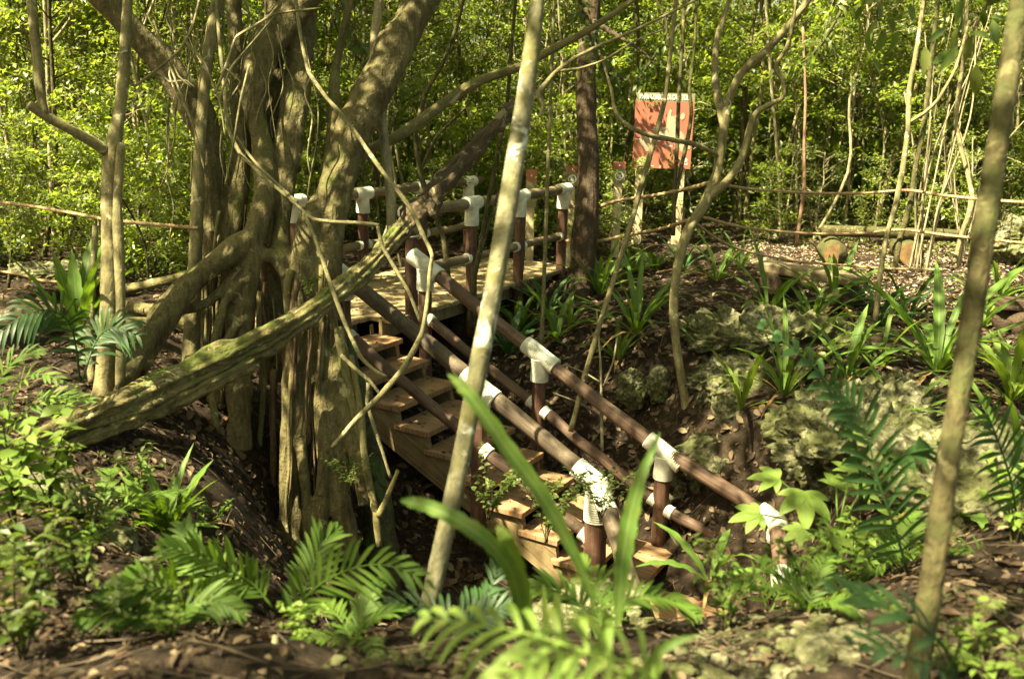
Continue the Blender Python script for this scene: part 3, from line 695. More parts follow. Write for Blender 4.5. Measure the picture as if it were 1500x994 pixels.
limbs = [
 [(470, 275, 26, 7.5), (500, 240, 24, 7.7), (530, 224, 20, 7.9), (590, 195, 22, 8.1), (650, 152, 22, 8.3), (700, 120, 20, 8.4), (760, 98, 17, 8.5), (810, 72, 15, 8.5), (865, 42, 13, 8.5), (930, -2, 11, 8.5), (990, -50, 9, 8.5)],
 [(480, 300, 40, 7.35), (488, 200, 30, 7.5), (490, 120, 20, 7.6), (500, 60, 16, 7.7), (520, -30, 14, 7.7)],
]
for s in limbs:
    P, r = track(s); mb = MB(); tube(mb, P, r, 12, 6, .12, 6, 3); mb.build('limb', M['bark_fig'], fg)
roots = [
 [(300, 395, 20, 7.2), (255, 408, 20, 7.3), (200, 420, 18, 7.5), (150, 425, 16, 7.7)],
 [(514, 520, 12, 6.9), (528, 600, 12, 6.85), (535, 680, 14, 6.8), (548, 740, 15, 6.75), (556, 800, 14, 6.7)],
 [(583, 688, 8, 6.75), (568, 725, 10, 6.72), (554, 756, 12, 6.7)],
 [(494, 480, 26, 6.95), (510, 560, 22, 6.9), (526, 640, 18, 6.85), (534, 700, 16, 6.85)],
 [(350, 470, 18, 6.85), (322, 520, 16, 6.85), (310, 560, 14, 6.85), (318, 640, 18, 6.85)],
]
for i, s in enumerate(roots):
    P, r = track(s); mb = MB(); tube(mb, P, r, 12, 5, .2, 6, i * 5, furrow=.08, nf=4); mb.build('aerial_root', M['bark_fig'], fg)
g = random.Random(3)
for i in range(84):                       # thin hanging roots
    x = g.choice([g.uniform(285, 400), g.uniform(400, 495), g.uniform(430, 500)]); d = g.uniform(6.8, 7.35) if x > 400 else g.uniform(6.9, 7.5)
    y0 = g.uniform(370, 560) if x > 400 else g.uniform(300, 480); y1 = y0 + g.uniform(160, 360)
    if x < 400: y1 = min(y1, 660 + (x - 285) * .6)
    s, xx, w = [], x, g.choice([g.uniform(3, 9), g.uniform(8, 18)])
    for q in range(6):
        t = q / 5; s.append((xx, y0 + (y1 - y0) * t, w * (1 - .3 * t), d)); xx += g.uniform(-7, 6)
    P, r = track(s); mb = MB(); tube(mb, P, r, 7, 4, .15, 9, i); mb.build('aerial_root', M['bark_root' if i % 3 else 'bark_fig'], fg)
for i in range(34):                       # threads that hang in front of the stems
    x = g.uniform(230, 470); d = g.uniform(6.8, 7.6); y0 = g.uniform(-40, 120); y1 = y0 + g.uniform(100, 260)
    s, xx, w = [], x, g.uniform(2, 4.5)
    for q in range(6):
        t = q / 5; s.append((xx, y0 + (y1 - y0) * t, w * (1 - .3 * t), d)); xx += g.uniform(-13, 13)
    P, r = track(s); mb = MB(); tube(mb, P, r, 6, 4, .1, 9, i); mb.build('aerial_root', M['liana'], fg)
big, _ = crown_mesh('crown', 77, 4.6, 4.6, 1.9, 260, 38, .16, .5, M['leaf_canopy'], .36)
o = new_obj('crown', big, fg); o.location = Vector(np.array([-4.4, 6.2, 7.2]) - root_loc(fg))

pl = thing('mossy_pillar', 'dark mossy stone pillar between the fig roots and the stair stringer', 'pillar', V(560, 830, 7.25))
P, r = track([(568, 900, 76, 7.25), (556, 790, 62, 7.3), (546, 690, 56, 7.35), (530, 600, 46, 7.4), (512, 530, 34, 7.45), (500, 470, 22, 7.5)]); mb = MB(); tube(mb, P, r, 20, 8, .28, 4, 5, furrow=.1); mb.build('pillar', M['mossy_stone'], pl)
# ------------------------------------------------------------------ fallen log
lg = thing('fallen_log', 'mossy furrowed fallen log propped diagonally from the ground up to the walkway', 'log', V(60, 645, 5.4))
rows = [(20, 655, 30, 5.3), (80, 635, 52, 5.45), (150, 608, 74, 5.65), (220, 577, 86, 5.9), (290, 545, 82, 6.1), (360, 512, 70, 6.3), (430, 474, 58, 6.5), (490, 432, 48, 6.75), (540, 390, 46, 7.05), (575, 350, 44, 7.35), (592, 332, 42, 7.5)]
P, r = track(rows, .66)
mb = MB(); tube(mb, P, r * .88, 48, 14, .26, 5.0, 4, furrow=.34, nf=9)
off = np.array([0, 0, 1]) ; t = np.linspace(0, 1, len(P))
tube(mb, P[1:7] + np.array([.02, -.06, .055]), r[1:7] * .5, 28, 14, .34, 7, 8, furrow=.3, nf=6)
tube(mb, P[:6] + np.array([.05, -.05, -.07]), r[:6] * .5, 28, 14, .34, 7, 12, furrow=.3, nf=6)
mb.build('log', M['bark_log'], lg)
P, r = track([(582, 344, 40, 7.42), (612, 310, 44, 7.65), (640, 276, 40, 7.85), (672, 244, 32, 8.0), (700, 212, 30, 8.1), (725, 185, 30, 8.2), (752, 158, 30, 8.3), (775, 142, 20, 8.4)])
mb = MB(); tube(mb, P, r, 20, 8, .35, 9, 6, furrow=.3, nf=6)
tube(mb, *track([(628, 318, 26, 7.6), (638, 290, 34, 7.7), (662, 256, 24, 7.85), (690, 215, 8, 8.0)]), 12, 6, .35, 9, 2, furrow=.3)
tube(mb, *track([(600, 320, 18, 7.72), (590, 345, 16, 7.66), (572, 372, 6, 7.6)]), 10, 5, .3, 9, 3)
mb.build('rotten_end', M['bark_rot'], lg)

# ------------------------------------------------------------------ lianas and thin stems
def stem(name, label, cat, tracks, mat, group=None, sides=8, lump=.1, part='stem', leaves=None):
    P, r = track(tracks[0]); rt = thing(name, label, cat, P[0], group)
    for i, s in enumerate(tracks):
        Pt, rr = track(s); mb = MB(); tube(mb, Pt, rr, sides, 6, lump, 9, R.randrange(99), lin=.55); mb.build(part if i == 0 else 'side_shoot', mat, rt)
    return rt

stem('wavy_sapling', 'pale wavy stem rising from the upper end of the fallen log', 'sapling',
     [[(576, 340, 24, 7.6), (572, 290, 20, 7.6), (566, 230, 19, 7.6), (556, 160, 20, 7.6), (549, 90, 20, 7.6), (549, 50, 19, 7.6), (556, 0, 18, 7.6), (560, -60, 17, 7.6)]], M['bark_white'], lump=.08, sides=12)
stem('hanging_liana', 'long thin liana drooping across the fig trunk and turning level above the log', 'vine',
     [[(316, -40, 8, 6.9), (320, 40, 8, 6.8), (328, 120, 8, 6.7), (334, 185, 8, 6.65), (352, 225, 8, 6.6), (390, 262, 8, 6.6), (430, 296, 8, 6.6), (458, 321, 8, 6.6), (490, 325, 8, 6.6), (530, 327, 8, 6.6), (555, 330, 8, 6.6)],
      [(553, 330, 8, 6.6), (560, 360, 8, 6.6), (578, 392, 8, 6.6), (600, 430, 7, 6.6), (616, 472, 7, 6.6)],
      [(346, 200, 6, 6.7), (372, 236, 6, 6.66), (405, 268, 6, 6.62), (436, 297, 6, 6.6)],
      [(445, 312, 8, 6.6), (462, 350, 8, 6.55), (484, 415, 9, 6.5), (504, 470, 9, 6.5), (528, 522, 9, 6.5), (548, 542, 8, 6.5), (566, 552, 7, 6.5)]], M['liana'])
stem('bent_liana', 'pale liana with a sharp elbow crossing the handrail of the stairs', 'vine',
     [[(428, -40, 8, 6.9), (440, 50, 8, 6.85), (452, 105, 8, 6.8), (476, 140, 8, 6.75), (515, 186, 9, 6.7), (556, 246, 9, 6.65), (598, 300, 9, 6.6), (622, 348, 9, 6.55), (633, 374, 9, 6.5), (629, 405, 9, 6.5), (625, 450, 9, 6.45), (618, 488, 11, 6.4), (592, 538, 13, 6.4), (556, 580, 12, 6.35), (520, 616, 11, 6.3), (486, 655, 9, 6.25)],
      [(500, 520, 9, 6.5), (520, 540, 9, 6.45), (540, 556, 8, 6.4), (556, 576, 7, 6.36)],
      [(540, 560, 9, 6.4), (538, 590, 8, 6.4), (548, 625, 8, 6.4), (560, 660, 7, 6.4), (572, 700, 6, 6.4)]], M['liana'])
stem('thin_branch', 'bare thin branches slanting up behind the mottled tree top', 'branch',
     [[(786, 140, 12, 5.5), (812, 108, 10, 5.5), (840, 86, 8, 5.5), (880, 66, 7, 5.5), (940, 40, 6, 5.5), (1000, 10, 5, 5.5), (1060, -20, 4, 5.5)],
      [(818, 104, 6, 5.5), (850, 100, 5, 5.5), (885, 88, 4, 5.5), (930, 60, 4, 5.5), (975, 42, 3, 5.5)],
      [(788, 138, 12, 5.5), (796, 155, 9, 5.5), (790, 172, 6, 5.5)]], M['liana'])
stem('twig_tangle', 'tangle of thin bare twigs hanging in front of the fig stems', 'branch',
     [[(196, 128, 5, 6.3), (230, 102, 6, 6.3), (262, 75, 6, 6.3), (280, 45, 6, 6.3), (290, 10, 5, 6.3), (300, -40, 5, 6.3)],
      [(314, 138, 6, 6.3), (330, 100, 6, 6.3), (346, 55, 6, 6.3), (370, 40, 6, 6.3), (405, 20, 5, 6.3), (470, 12, 4, 6.3)],
      [(262, 75, 4, 6.3), (235, 60, 4, 6.3), (224, 40, 3, 6.3), (215, 20, 3, 6.3)],
      [(250, 84, 4, 6.3), (262, 112, 4, 6.3), (280, 128, 3, 6.3)], [(330, 100, 4, 6.3), (352, 120, 4, 6.3), (340, 140, 3, 6.3)],
      [(225, 30, 4, 6.3), (240, 70, 4, 6.3), (262, 130, 5, 6.3), (285, 190, 4, 6.3), (300, 250, 4, 6.3)],
      [(245, 10, 3, 6.3), (255, 60, 4, 6.3), (248, 110, 4, 6.3), (268, 160, 3, 6.3)], [(270, 60, 4, 6.3), (300, 92, 4, 6.3), (322, 150, 4, 6.3), (330, 200, 3, 6.3)],
      [(405, 20, 4, 6.3), (370, 62, 4, 6.3), (338, 100, 5, 6.3), (320, 150, 4, 6.3)], [(230, 102, 4, 6.3), (248, 120, 4, 6.3), (272, 118, 3, 6.3), (285, 128, 3, 6.3)],
      [(365, 95, 5, 6.3), (352, 150, 5, 6.3), (342, 210, 4, 6.3), (330, 270, 4, 6.3)]], M['liana'])
stem('dry_twig', 'dry grey forked twig standing on the bare bank behind the handrail', 'branch',
     [[(882, 660, 7, 8.4), (881, 600, 6, 8.5), (880, 540, 5, 8.6), (876, 480, 4, 8.7), (874, 455, 3, 8.7)], [(884, 565, 4, 8.55), (898, 530, 4, 8.6), (904, 495, 3, 8.65)], [(882, 610, 4, 8.5), (850, 590, 4, 8.5), (810, 575, 3, 8.5)], [(880, 560, 4, 8.6), (855, 545, 3, 8.6), (830, 535, 3, 8.6)]], M['bark_white'])
stem('broken_stick', 'short broken pale stick poking up from the shaded litter', 'stick', [[(404, 985, 20, 2.75), (403, 955, 17, 2.78), (404, 930, 14, 2.8)]], M['bark_white'])
stem('leaning_sapling', 'thin leaning sapling with a sunlit stem between handrail and red sign', 'sapling',
     [[(836, 632, 11, 8.35), (855, 556, 11, 8.35), (880, 470, 11, 8.35), (905, 390, 11, 8.35), (925, 325, 11, 8.35), (940, 270, 11, 8.35), (956, 215, 11, 8.35), (973, 150, 10, 8.35), (982, 80, 9, 8.35), (990, 0, 8, 8.35), (996, -60, 7, 8.35)]], M['bark_pale'])
stem('upright_sapling', 'upright thin sapling in front of the railing end', 'sapling',
     [[(793, 505, 9, 9.4), (796, 430, 8, 9.4), (799, 350, 8, 9.4), (802, 260, 8, 9.4), (806, 150, 7, 9.4), (812, 0, 6, 9.4), (814, -60, 6, 9.4)]], M['bark_pale'])
stem('sign_sapling', 'pair of thin dark stems growing across the red map sign', 'sapling',
     [[(986, 345, 9, 10.5), (988, 280, 8, 10.5), (992, 210, 8, 10.5), (994, 150, 8, 10.5), (1000, 60, 7, 10.5), (1004, -50, 6, 10.5)],
      [(988, 300, 7, 10.5), (998, 245, 8, 10.5), (1008, 200, 8, 10.5), (1013, 165, 8, 10.5), (1010, 130, 7, 10.5), (1018, 60, 6, 10.5), (1022, -50, 5, 10.5)]], M['bark_olive'])
stem('railing_sapling', 'greenish thin sapling standing against the walkway railing', 'sapling',
     [[(688, 470, 12, 8.75), (694, 410, 11, 8.75), (704, 360, 10, 8.75), (714, 300, 9, 8.75), (724, 250, 9, 8.75), (742, 160, 8, 8.75), (750, 60, 7, 8.75), (760, -50, 6, 8.75)],
      [(694, 410, 7, 8.75), (712, 340, 7, 8.75), (722, 310, 6, 8.75), (730, 280, 5, 8.75)]], M['bark_olive'])
stem('bowed_sapling', 'bowed olive sapling behind the rotten log end', 'sapling',
     [[(658, 420, 12, 9.9), (650, 350, 11, 9.9), (636, 310, 11, 9.9), (618, 262, 11, 9.9), (608, 200, 10, 9.9), (622, 140, 9, 9.9), (650, 90, 8, 9.9), (672, 30, 7, 9.9), (690, -50, 6, 9.9)],
      [(616, 250, 7, 9.9), (640, 200, 6, 9.9), (690, 150, 5, 9.9)]], M['bark_olive'])
stem('red_sapling', 'reddish thin bare sapling behind the plank bench', 'sapling',
     [[(1166, 362, 8, 11.3), (1172, 320, 7, 11.3), (1178, 270, 7, 11.3), (1178, 210, 6, 11.3), (1180, 140, 5, 11.3), (1176, 40, 5, 11.3)]], M['bark_red'])
stem('twin_sapling', 'grey sapling rising from strap leaved plants at the rope line', 'sapling',
     [[(1282, 470, 12, 8.9), (1288, 410, 10, 8.9), (1298, 350, 10, 8.9), (1312, 300, 11, 8.9), (1322, 250, 11, 8.9), (1330, 190, 10, 8.9), (1332, 130, 10, 8.9), (1345, 60, 9, 8.9), (1358, -40, 8, 8.9)],
      [(1330, 180, 8, 8.9), (1355, 165, 7, 8.9), (1375, 145, 7, 8.9), (1400, 100, 6, 8.9), (1420, 30, 5, 8.9)]], M['bark_pale'])
stem('knotted_sapling', 'slightly bowed brown sapling with a rope knot beside the grey sapling', 'sapling',
     [[(1310, 400, 12, 9.5), (1318, 350, 11, 9.5), (1333, 300, 11, 9.5), (1342, 240, 11, 9.5), (1354, 180, 10, 9.5), (1362, 110, 10, 9.5), (1370, 40, 9, 9.5), (1378, -50, 8, 9.5)]], M['bark_olive'])
stem('grey_sapling', 'slim grey sapling curving up just behind the olive brown tree', 'sapling',
     [[(1398, 385, 10, 9.2), (1408, 345, 10, 9.2), (1425, 290, 9, 9.2), (1400, 180, 9, 9.6), (1412, 80, 8, 9.6), (1420, -40, 7, 9.6)]], M['bark_pale'])
def stem_clump(label, px, py, d, n, spread, h, mat):
    b = V(px, py, d); b[2] = gz1(b[0], b[1]); rt = thing('stem_clump', label, 'shrub', b, 'clumps of sunlit bare stems')
    g = random.Random(int(px))
    for i in range(n):
        a = g.uniform(-1, 1); q = b + np.array([g.uniform(-.14, .14), g.uniform(-.1, .2), -.05]); hh = h * g.uniform(.6, 1.1); dx = a * spread
        pts = [q, q + [dx * .25, g.uniform(-.1, .1), hh * .3], q + [dx * .55 + g.uniform(-.1, .1), g.uniform(-.2, .2), hh * .65], q + [dx + g.uniform(-.15, .15), g.uniform(-.3, .3), hh]]
        r = g.uniform(.007, .016); mb = MB(); tube(mb, pts, [r, r * .9, r * .7, r * .4], 7, 5, .1, 9, i); mb.build('stem', mat, rt)
stem_clump('spray of pale sunlit stems beside the far log bench', 1356, 375, 11.8, 9, .45, 3.2, M['bark_white'])
stem_clump('spray of pale bare stems behind the olive brown tree', 1415, 372, 12.2, 9, .6, 2.6, M['bark_white'])

# ------------------------------------------------------------------ signs
def frame_at(px, py, d, yaw=0.0):
    o = V(px, py, d); x = np.array([math.cos(yaw), math.sin(yaw), 0]); y = np.array([-math.sin(yaw), math.cos(yaw), 0]); return o, x, y
def text_mesh(body, size, xs=1.0):
    c = bpy.data.curves.new('lettering', 'FONT'); c.body = body; c.size = size; c.extrude = .0015; c.offset = size * .018; c.resolution_u = 3
    c.align_x = 'CENTER'; c.align_y = 'CENTER'
    o = bpy.data.objects.new('lettering', c); COL.objects.link(o); dg = bpy.context.evaluated_depsgraph_get(); dg.update()
    me = bpy.data.meshes.new_from_object(o.evaluated_get(dg)); bpy.data.objects.remove(o); bpy.data.curves.remove(c); return me
def flat_poly(mb, o, x, y, pts, dy, th=.004):
    z = Z_; n = len(pts)
    a = [o + x * p + z * q + y * dy for p, q in pts]; b = [o + x * p + z * q + y * (dy + th) for p, q in pts]
    mb.add(a + b, [tuple(range(n)), tuple(range(2 * n - 1, n - 1, -1))] + [(k, (k + 1) % n, n + (k + 1) % n, n + k) for k in range(n)])
d = 13.4; k_ = d / FPX
o_, sx, sy = frame_at(972, 192, d, .04)
wS, hS = 86 * k_, 108 * k_
gr = gz1(o_[0], o_[1])
ms = thing('map_sign', 'tall red map board with olive heading strip on two timber posts', 'sign', [o_[0], o_[1], gr])
for s in (-1, 1):
    mb = MB(); b = o_ + sx * (s * .29 - .06) + sy * .03; mb.box([b[0], b[1], gr - .2], sx * .12, sy * .09, Z_ * (o_[2] + hS * .4 - gr + .2)); mb.build('post', M['sign_post'], ms, False, bevel=.004)
mb = MB(); mb.box(o_ - sx * wS / 2 - Z_ * hS / 2, sx * wS, sy * .025, Z_ * (hS * .885)); mb.build('panel', M['sign_red'], ms, False)
mb = MB(); mb.box(o_ - sx * wS / 2 + Z_ * (hS * .387), sx * wS, sy * .025, Z_ * (hS * .113)); mb.build('heading_strip', M['sign_olive'], ms, False)
tm = text_mesh('MAPA IGUABONITA CAVE TOUR', .1); tm.materials.append(M['sign_white'])
to = new_obj('lettering', tm, ms); w0 = to.dimensions.x; hh0 = to.dimensions.y
Mx = Matrix(((sx[0], 0, -sy[0], 0), (sx[1], 0, -sy[1], 0), (0, 1, 0, 0), (0, 0, 0, 1)))
xsc = wS * .88 / w0; ysc = .074 / hh0
to.matrix_local = Matrix.Translation(Vector(o_ + Z_ * hS * .442 - sy * .004 - root_loc(ms))) @ Mx @ Matrix.Diagonal((xsc, ysc, 1, 1))
def sgn(u, v): return ((u - .5) * wS, (.5 - v) * hS)          # fractions of the board
mb = MB()
for poly in ([(.55, .32), (.57, .24), (.60, .20), (.62, .23), (.61, .30), (.66, .30), (.70, .29), (.73, .40), (.74, .48), (.80, .50), (.86, .55), (.87, .60), (.82, .61), (.72, .60), (.66, .65), (.60, .65), (.55, .58), (.54, .45)],
             [(.40, .50), (.47, .46), (.545, .50), (.545, .565), (.50, .58), (.44, .56), (.37, .60), (.36, .66), (.33, .72), (.28, .74), (.26, .77), (.21, .78), (.18, .72), (.12, .69), (.09, .63), (.12, .57), (.22, .53), (.30, .57), (.34, .54)],
             [(.78, .28), (.82, .25), (.85, .28), (.84, .33), (.80, .35), (.77, .33)],
             [(.78, .68), (.83, .66), (.87, .61), (.90, .66), (.98, .70), (.97, .74), (.90, .73), (.86, .70), (.84, .78), (.81, .76)]):
    flat_poly(mb, o_, sx, sy, [sgn(*p) for p in poly][::-1], -.004)
mb.build('cave_map', M['sign_cream'], ms, False)
mb = MB()
for u, v, l in ((.02, .61, .08), (.29, .48, .1), (.33, .50, .06), (.44, .46, .1), (.50, .67, .1), (.57, .695, .1), (.34, .70, .05), (.66, .50, .04), (.40, .63, .06),
                (.07, .865, .26), (.07, .882, .14), (.07, .899, .15), (.07, .916, .14), (.07, .933, .13), (.07, .95, .12), (.07, .966, .3), (.86, .935, .09)):
    a = sgn(u, v); flat_poly(mb, o_, sx, sy, [(a[0], a[1]), (a[0], a[1] - .008), (a[0] + l * wS, a[1] - .008), (a[0] + l * wS, a[1])], -.004)
for q in (0, .028):
    a = [sgn(.86, .915 - q), sgn(.885, .885 - q), sgn(.90, .90 - q), sgn(.92, .88 - q), sgn(.945, .915 - q), sgn(.935, .915 - q), sgn(.92, .895 - q), sgn(.90, .915 - q), sgn(.885, .90 - q), sgn(.87, .915 - q)]
    flat_poly(mb, o_, sx, sy, a[::-1], -.004)
mb.build('caption_lines', M['sign_white'], ms, False)

def small_sign(label, px, top, wpx, ph, d, icon, postw):
    k = d / FPX; o, x, y = frame_at(px, top, d, .05); g = gz1(o[0], o[1])
    rt = thing('post_sign', label, 'sign', [o[0], o[1], g], 'small warning signs on timber posts')
    pw = postw * k; mb = MB(); mb.box(np.array([o[0], o[1], g - .2]) - x * pw / 2 + y * .02, x * pw, y * .07, Z_ * (o[2] - g + .2 - .02)); mb.build('post', M['sign_post'], rt, False, bevel=.004)
    w, h = wpx * k, ph * k
    mb = MB(); mb.box(o - x * w / 2 - Z_ * h, x * w, y * .018, Z_ * (h * .68)); mb.build('panel', M['sign_olive'], rt, False)
    mb = MB(); mb.box(o - x * w / 2 - Z_ * (h * .32), x * w, y * .018, Z_ * (h * .32)); mb.build('red_band', M['sign_red'], rt, False)
    c = o - Z_ * h * .66; rad = min(w * .36, h * .26); mb = MB()
    th = np.linspace(0, 2 * np.pi, 29)
    for i in range(28):
        q = [(rad * f * math.cos(t), rad * f * math.sin(t)) for f, t in ((1, th[i]), (1, th[i + 1]), (.8, th[i + 1]), (.8, th[i]))]; flat_poly(mb, c, x, y, q[::-1], -.004)
    s = .7071; wd = rad * .09
    flat_poly(mb, c, x, y, [(-rad * .85 * s - wd, rad * .85 * s - wd), (-rad * .85 * s + wd, rad * .85 * s + wd), (rad * .85 * s + wd, -rad * .85 * s + wd), (rad * .85 * s - wd, -rad * .85 * s - wd)], -.005)
    for poly in icon: flat_poly(mb, c, x, y, [(a * rad, b * rad) for a, b in poly][::-1], -.0035)
    flat_poly(mb, o - Z_ * h * .16, x, y, [(-.012, -.012), (0, .016), (.012, -.012)], -.004)
    mb.build('symbol_print', M['sign_white'], rt, False)
ic_a = [[(-.2, -.55), (.1, -.55), (.25, -.1), (.1, .35), (-.2, .45), (-.35, .2), (-.1, .1)], [(.05, .42), (.25, .45), (.2, .6), (0, .58)]]
ic_b = [[(-.4, .5), (-.05, .55), (.1, .1), (.35, .15), (.3, -.4), (.05, -.55), (-.3, -.3), (-.25, .1)]]
ic_c = [[(-.55, -.1), (-.2, .15), (.2, .15), (.45, .4), (.5, .2), (.2, -.1), (-.2, -.15)], [(-.2, -.45), (.5, -.35), (.5, -.5), (-.2, -.6)]]
small_sign('olive post sign with red top closest to the mottled tree', 779, 248, 16, 56, 12.4, ic_a, 12)
small_sign('olive post sign with red top just beside the dark trunk', 839, 243, 17, 29, 12.5, ic_b, 10)
small_sign('olive post sign on a pale post standing alone near the map board', 908, 237, 18, 31, 12.9, ic_c, 12)

# ------------------------------------------------------------------ ropes
def rope(label, rows, w, mat='rope_hemp'):
    P = np.array([V(a, b, d) for a, b, d in rows]); r = w * rows[0][2] / FPX / 2
    rt = thing('barrier_rope', label, 'rope', P[0], 'hemp barrier ropes strung between trees')
    Q = crom(P, 24); n = len(Q); mb = MB()
    T, N, B = frames(Q); L = np.r_[0, np.cumsum(np.linalg.norm(np.diff(Q, axis=0), axis=1))]
    for k in range(3):
        a = L * 2 * np.pi / .09 + k * 2.094
        tube(mb, Q + N * (np.cos(a) * r * .5)[:, None] + B * (np.sin(a) * r * .5)[:, None], r * .62, 5, 1)
    mb.build('strand', M[mat], rt)
rope('upper hemp rope tied from the railing end past the post sign to the crooked tree', [(832, 302, 11.9), (868, 304, 11.4), (905, 294, 11.0), (960, 286, 10.0), (1005, 277, 9.2), (1040, 268, 8.6)], 5)
rope('lower hemp rope running out from the railing end through the leaves', [(826, 352, 11.9), (870, 354, 11.4), (915, 345, 11.0), (965, 336, 10.0), (1010, 322, 9.0)], 5)
rope('upper hemp rope sagging from the crooked tree to the olive brown tree', [(1050, 268, 8.6), (1100, 277, 9.0), (1200, 283, 9.3), (1270, 283, 9.4), (1330, 279, 9.4), (1380, 286, 9.0), (1440, 292, 8.6), (1520, 298, 8.2)], 5)
rope('middle hemp rope sagging below the upper one to the knotted sapling', [(1030, 318, 8.6), (1090, 333, 9.0), (1180, 342, 9.3), (1260, 342, 9.4), (1320, 337, 9.4), (1400, 346, 9.0), (1520, 358, 8.2)], 5)
rope('lowest hemp rope drooping in front of the plank bench', [(1012, 322, 8.7), (1070, 360, 9.3), (1150, 380, 9.6), (1230, 388, 9.6), (1300, 393, 9.4), (1380, 395, 9.0)], 4)
rope('hemp rope crossing behind the forked tree to the straight pale stem', [(-20, 294, 7.6), (40, 301, 7.5), (100, 311, 7.3), (160, 322, 7.1), (220, 328, 7.0), (290, 334, 6.95)], 5)
rope('slack hemp rope near the dark hollow log', [(-20, 394, 7.8), (30, 402, 7.6), (65, 411, 7.4), (110, 412, 7.2), (140, 405, 6.6)], 4)

# ------------------------------------------------------------------ benches, logs
def log_piece(mb, a, b, r, seed, sides=18): 
    t = np.linspace(0, 1, 7)[:, None]; tube(mb, np.asarray(a) + (np.asarray(b) - a) * t, r, sides, 2, .08, 6, seed)
b1, b2 = V(1118, 362, 10.7), V(1262, 390, 9.9); b1[2] = b2[2] = .36
bn = thing('log_bench', 'dark split log bench with a flat sunlit top among strap leaved plants', 'bench', [(b1[0] + b2[0]) / 2, (b1[1] + b2[1]) / 2, 0], 'log benches around the clearing')
dr = unit(b2 - b1); sd_ = np.array([-dr[1], dr[0], 0])
mb = MB(); mb.box(b1 - sd_ * .14 - Z_ * .1, b2 - b1, sd_ * .28, Z_ * .11); mb.build('seat', M['rail_grey'], bn, False, bevel=.02)
for t in (.2, .85):
    c = b1 + (b2 - b1) * t; g = gz1(c[0], c[1]); mb = MB(); log_piece(mb, [c[0], c[1], g - .08] - sd_ * .2 + Z_ * .18, [c[0], c[1], g - .08] + sd_ * .22 + Z_ * .18, .15, 3); mb.build('support_log', M['bark_dark'], bn)
b1, b2 = V(1205, 326, 12.7), V(1420, 334, 12.5); b1[2] = b2[2] = .46
bn = thing('log_bench', 'far log bench carried by two round cut logs with orange ends', 'bench', [(b1[0] + b2[0]) / 2, (b1[1] + b2[1]) / 2, .1], 'log benches around the clearing')
mb = MB(); log_piece(mb, b1, b2, .075, 4); mb.build('seat', M['bark_olive'], bn)
for px in (1226, 1336):
    c = V(px, 352, 12.4); g = gz1(c[0], c[1]); c[2] = g + .15; mb = MB(); log_piece(mb, c, c + np.array([.12, .6, 0]), .165, 5); o = mb.build('support_log', M['bark_olive'], bn)
    mb = MB(); th = np.linspace(0, 2 * np.pi, 24, endpoint=False); rr = .15 * (1 + .04 * np.sin(th * 3))
    mb.add([c + np.array([0, -.008, 0]) + np.array([math.cos(t) * q, 0, math.sin(t) * q]) for t, q in zip(th, rr)], [tuple(range(24))]); mb.build('cut_end', M['log_end'], o)
b1, b2 = V(1474, 412, 8.9), V(1600, 420, 8.7); b1[2] = b2[2] = .34
bn = thing('log_bench', 'dark log bench just past the olive brown tree', 'bench', [b1[0], b1[1], 0], 'log benches around the clearing')
mb = MB(); mb.box(b1 - Z_ * .09, b2 - b1, np.array([.02, .28, 0]), Z_ * .1); mb.build('seat', M['bark_dark'], bn, False, bevel=.02)
c = b1 + (b2 - b1) * .3; mb = MB(); log_piece(mb, [c[0], c[1] - .05, .1], [c[0], c[1] + .35, .1], .15, 3); mb.build('support_log', M['bark_dark'], bn)
a, b = V(-60, 430, 7.9), V(82, 446, 7.5); a[2] = b[2] = gz1(b[0], b[1]) + .2
hl = thing('hollow_log', 'short black decaying log lying on the leaf litter past the palm leaves', 'log', (a + b) / 2)
mb = MB(); log_piece(mb, a, b, .12, 9); mb.build('log', M['bark_rot'], hl)
a, b = V(150, 462, 8.0), V(300, 442, 8.4); a[2] = gz1(a[0], a[1]) + .1; b[2] = gz1(b[0], b[1]) + .1
hl = thing('ground_log', 'grey brown log lying level behind the forked tree', 'log', (a + b) / 2)
mb = MB(); log_piece(mb, a, b, .1, 10); mb.build('log', M['bark_log'], hl)

# ------------------------------------------------------------------ rocks
import bmesh
def ico(sub):
    bm = bmesh.new(); bmesh.ops.create_icosphere(bm, subdivisions=sub, radius=1); v = np.array([q.co[:] for q in bm.verts]); f = [[q.index for q in p.verts] for p in bm.faces]; bm.free(); return v, f
ICO5, ICO2 = ico(6), ico(2)
def rock(label, c, s, seed, rz=0.0, amp=.42):
    v, f = ICO5; v = v.copy()
    w = v * s
    n = fbm(w + seed * 3.1, 1.6, 3, seed) * amp; pit = np.clip(noise3(w + seed, 9, seed + 3), .1, 1) * -.10 + np.abs(noise3(w, 5, seed + 8)) * -.14 + noise3(w, 22, seed) * .04 + noise3(w, 45, seed + 2) * .032
    ss = float(np.mean(s)); p = v * (1 + n)[:, None] * s + v * (pit * 1.35 * min(1, ss * 1.6))[:, None]
    cz, sz = math.cos(rz), math.sin(rz); p = np.c_[p[:, 0] * cz - p[:, 1] * sz, p[:, 0] * sz + p[:, 1] * cz, p[:, 2]]
    mb = MB(); mb.add(p + np.asarray(c), f)
    o = mb.build('limestone_rock', M['rock'], None, True, base=c); o.location = [float(q) for q in c]
    return tag(o, label, 'rock', 'limestone outcrops around the pit')
rock('largest pitted limestone boulder with a mossy crest beside the lower handrail', V(1165, 668, 8.6), (1.0, .42, .74), 1, .3)
rock('broad limestone ledge overhanging a dark gap behind the crooked tree', V(1135, 492, 9.0), (1.05, .5, .24), 2, -.1, .3)
rock('flat lower limestone shelf under the dark gap', V(1085, 560, 8.65), (.7, .45, .28), 3, .0, .3)
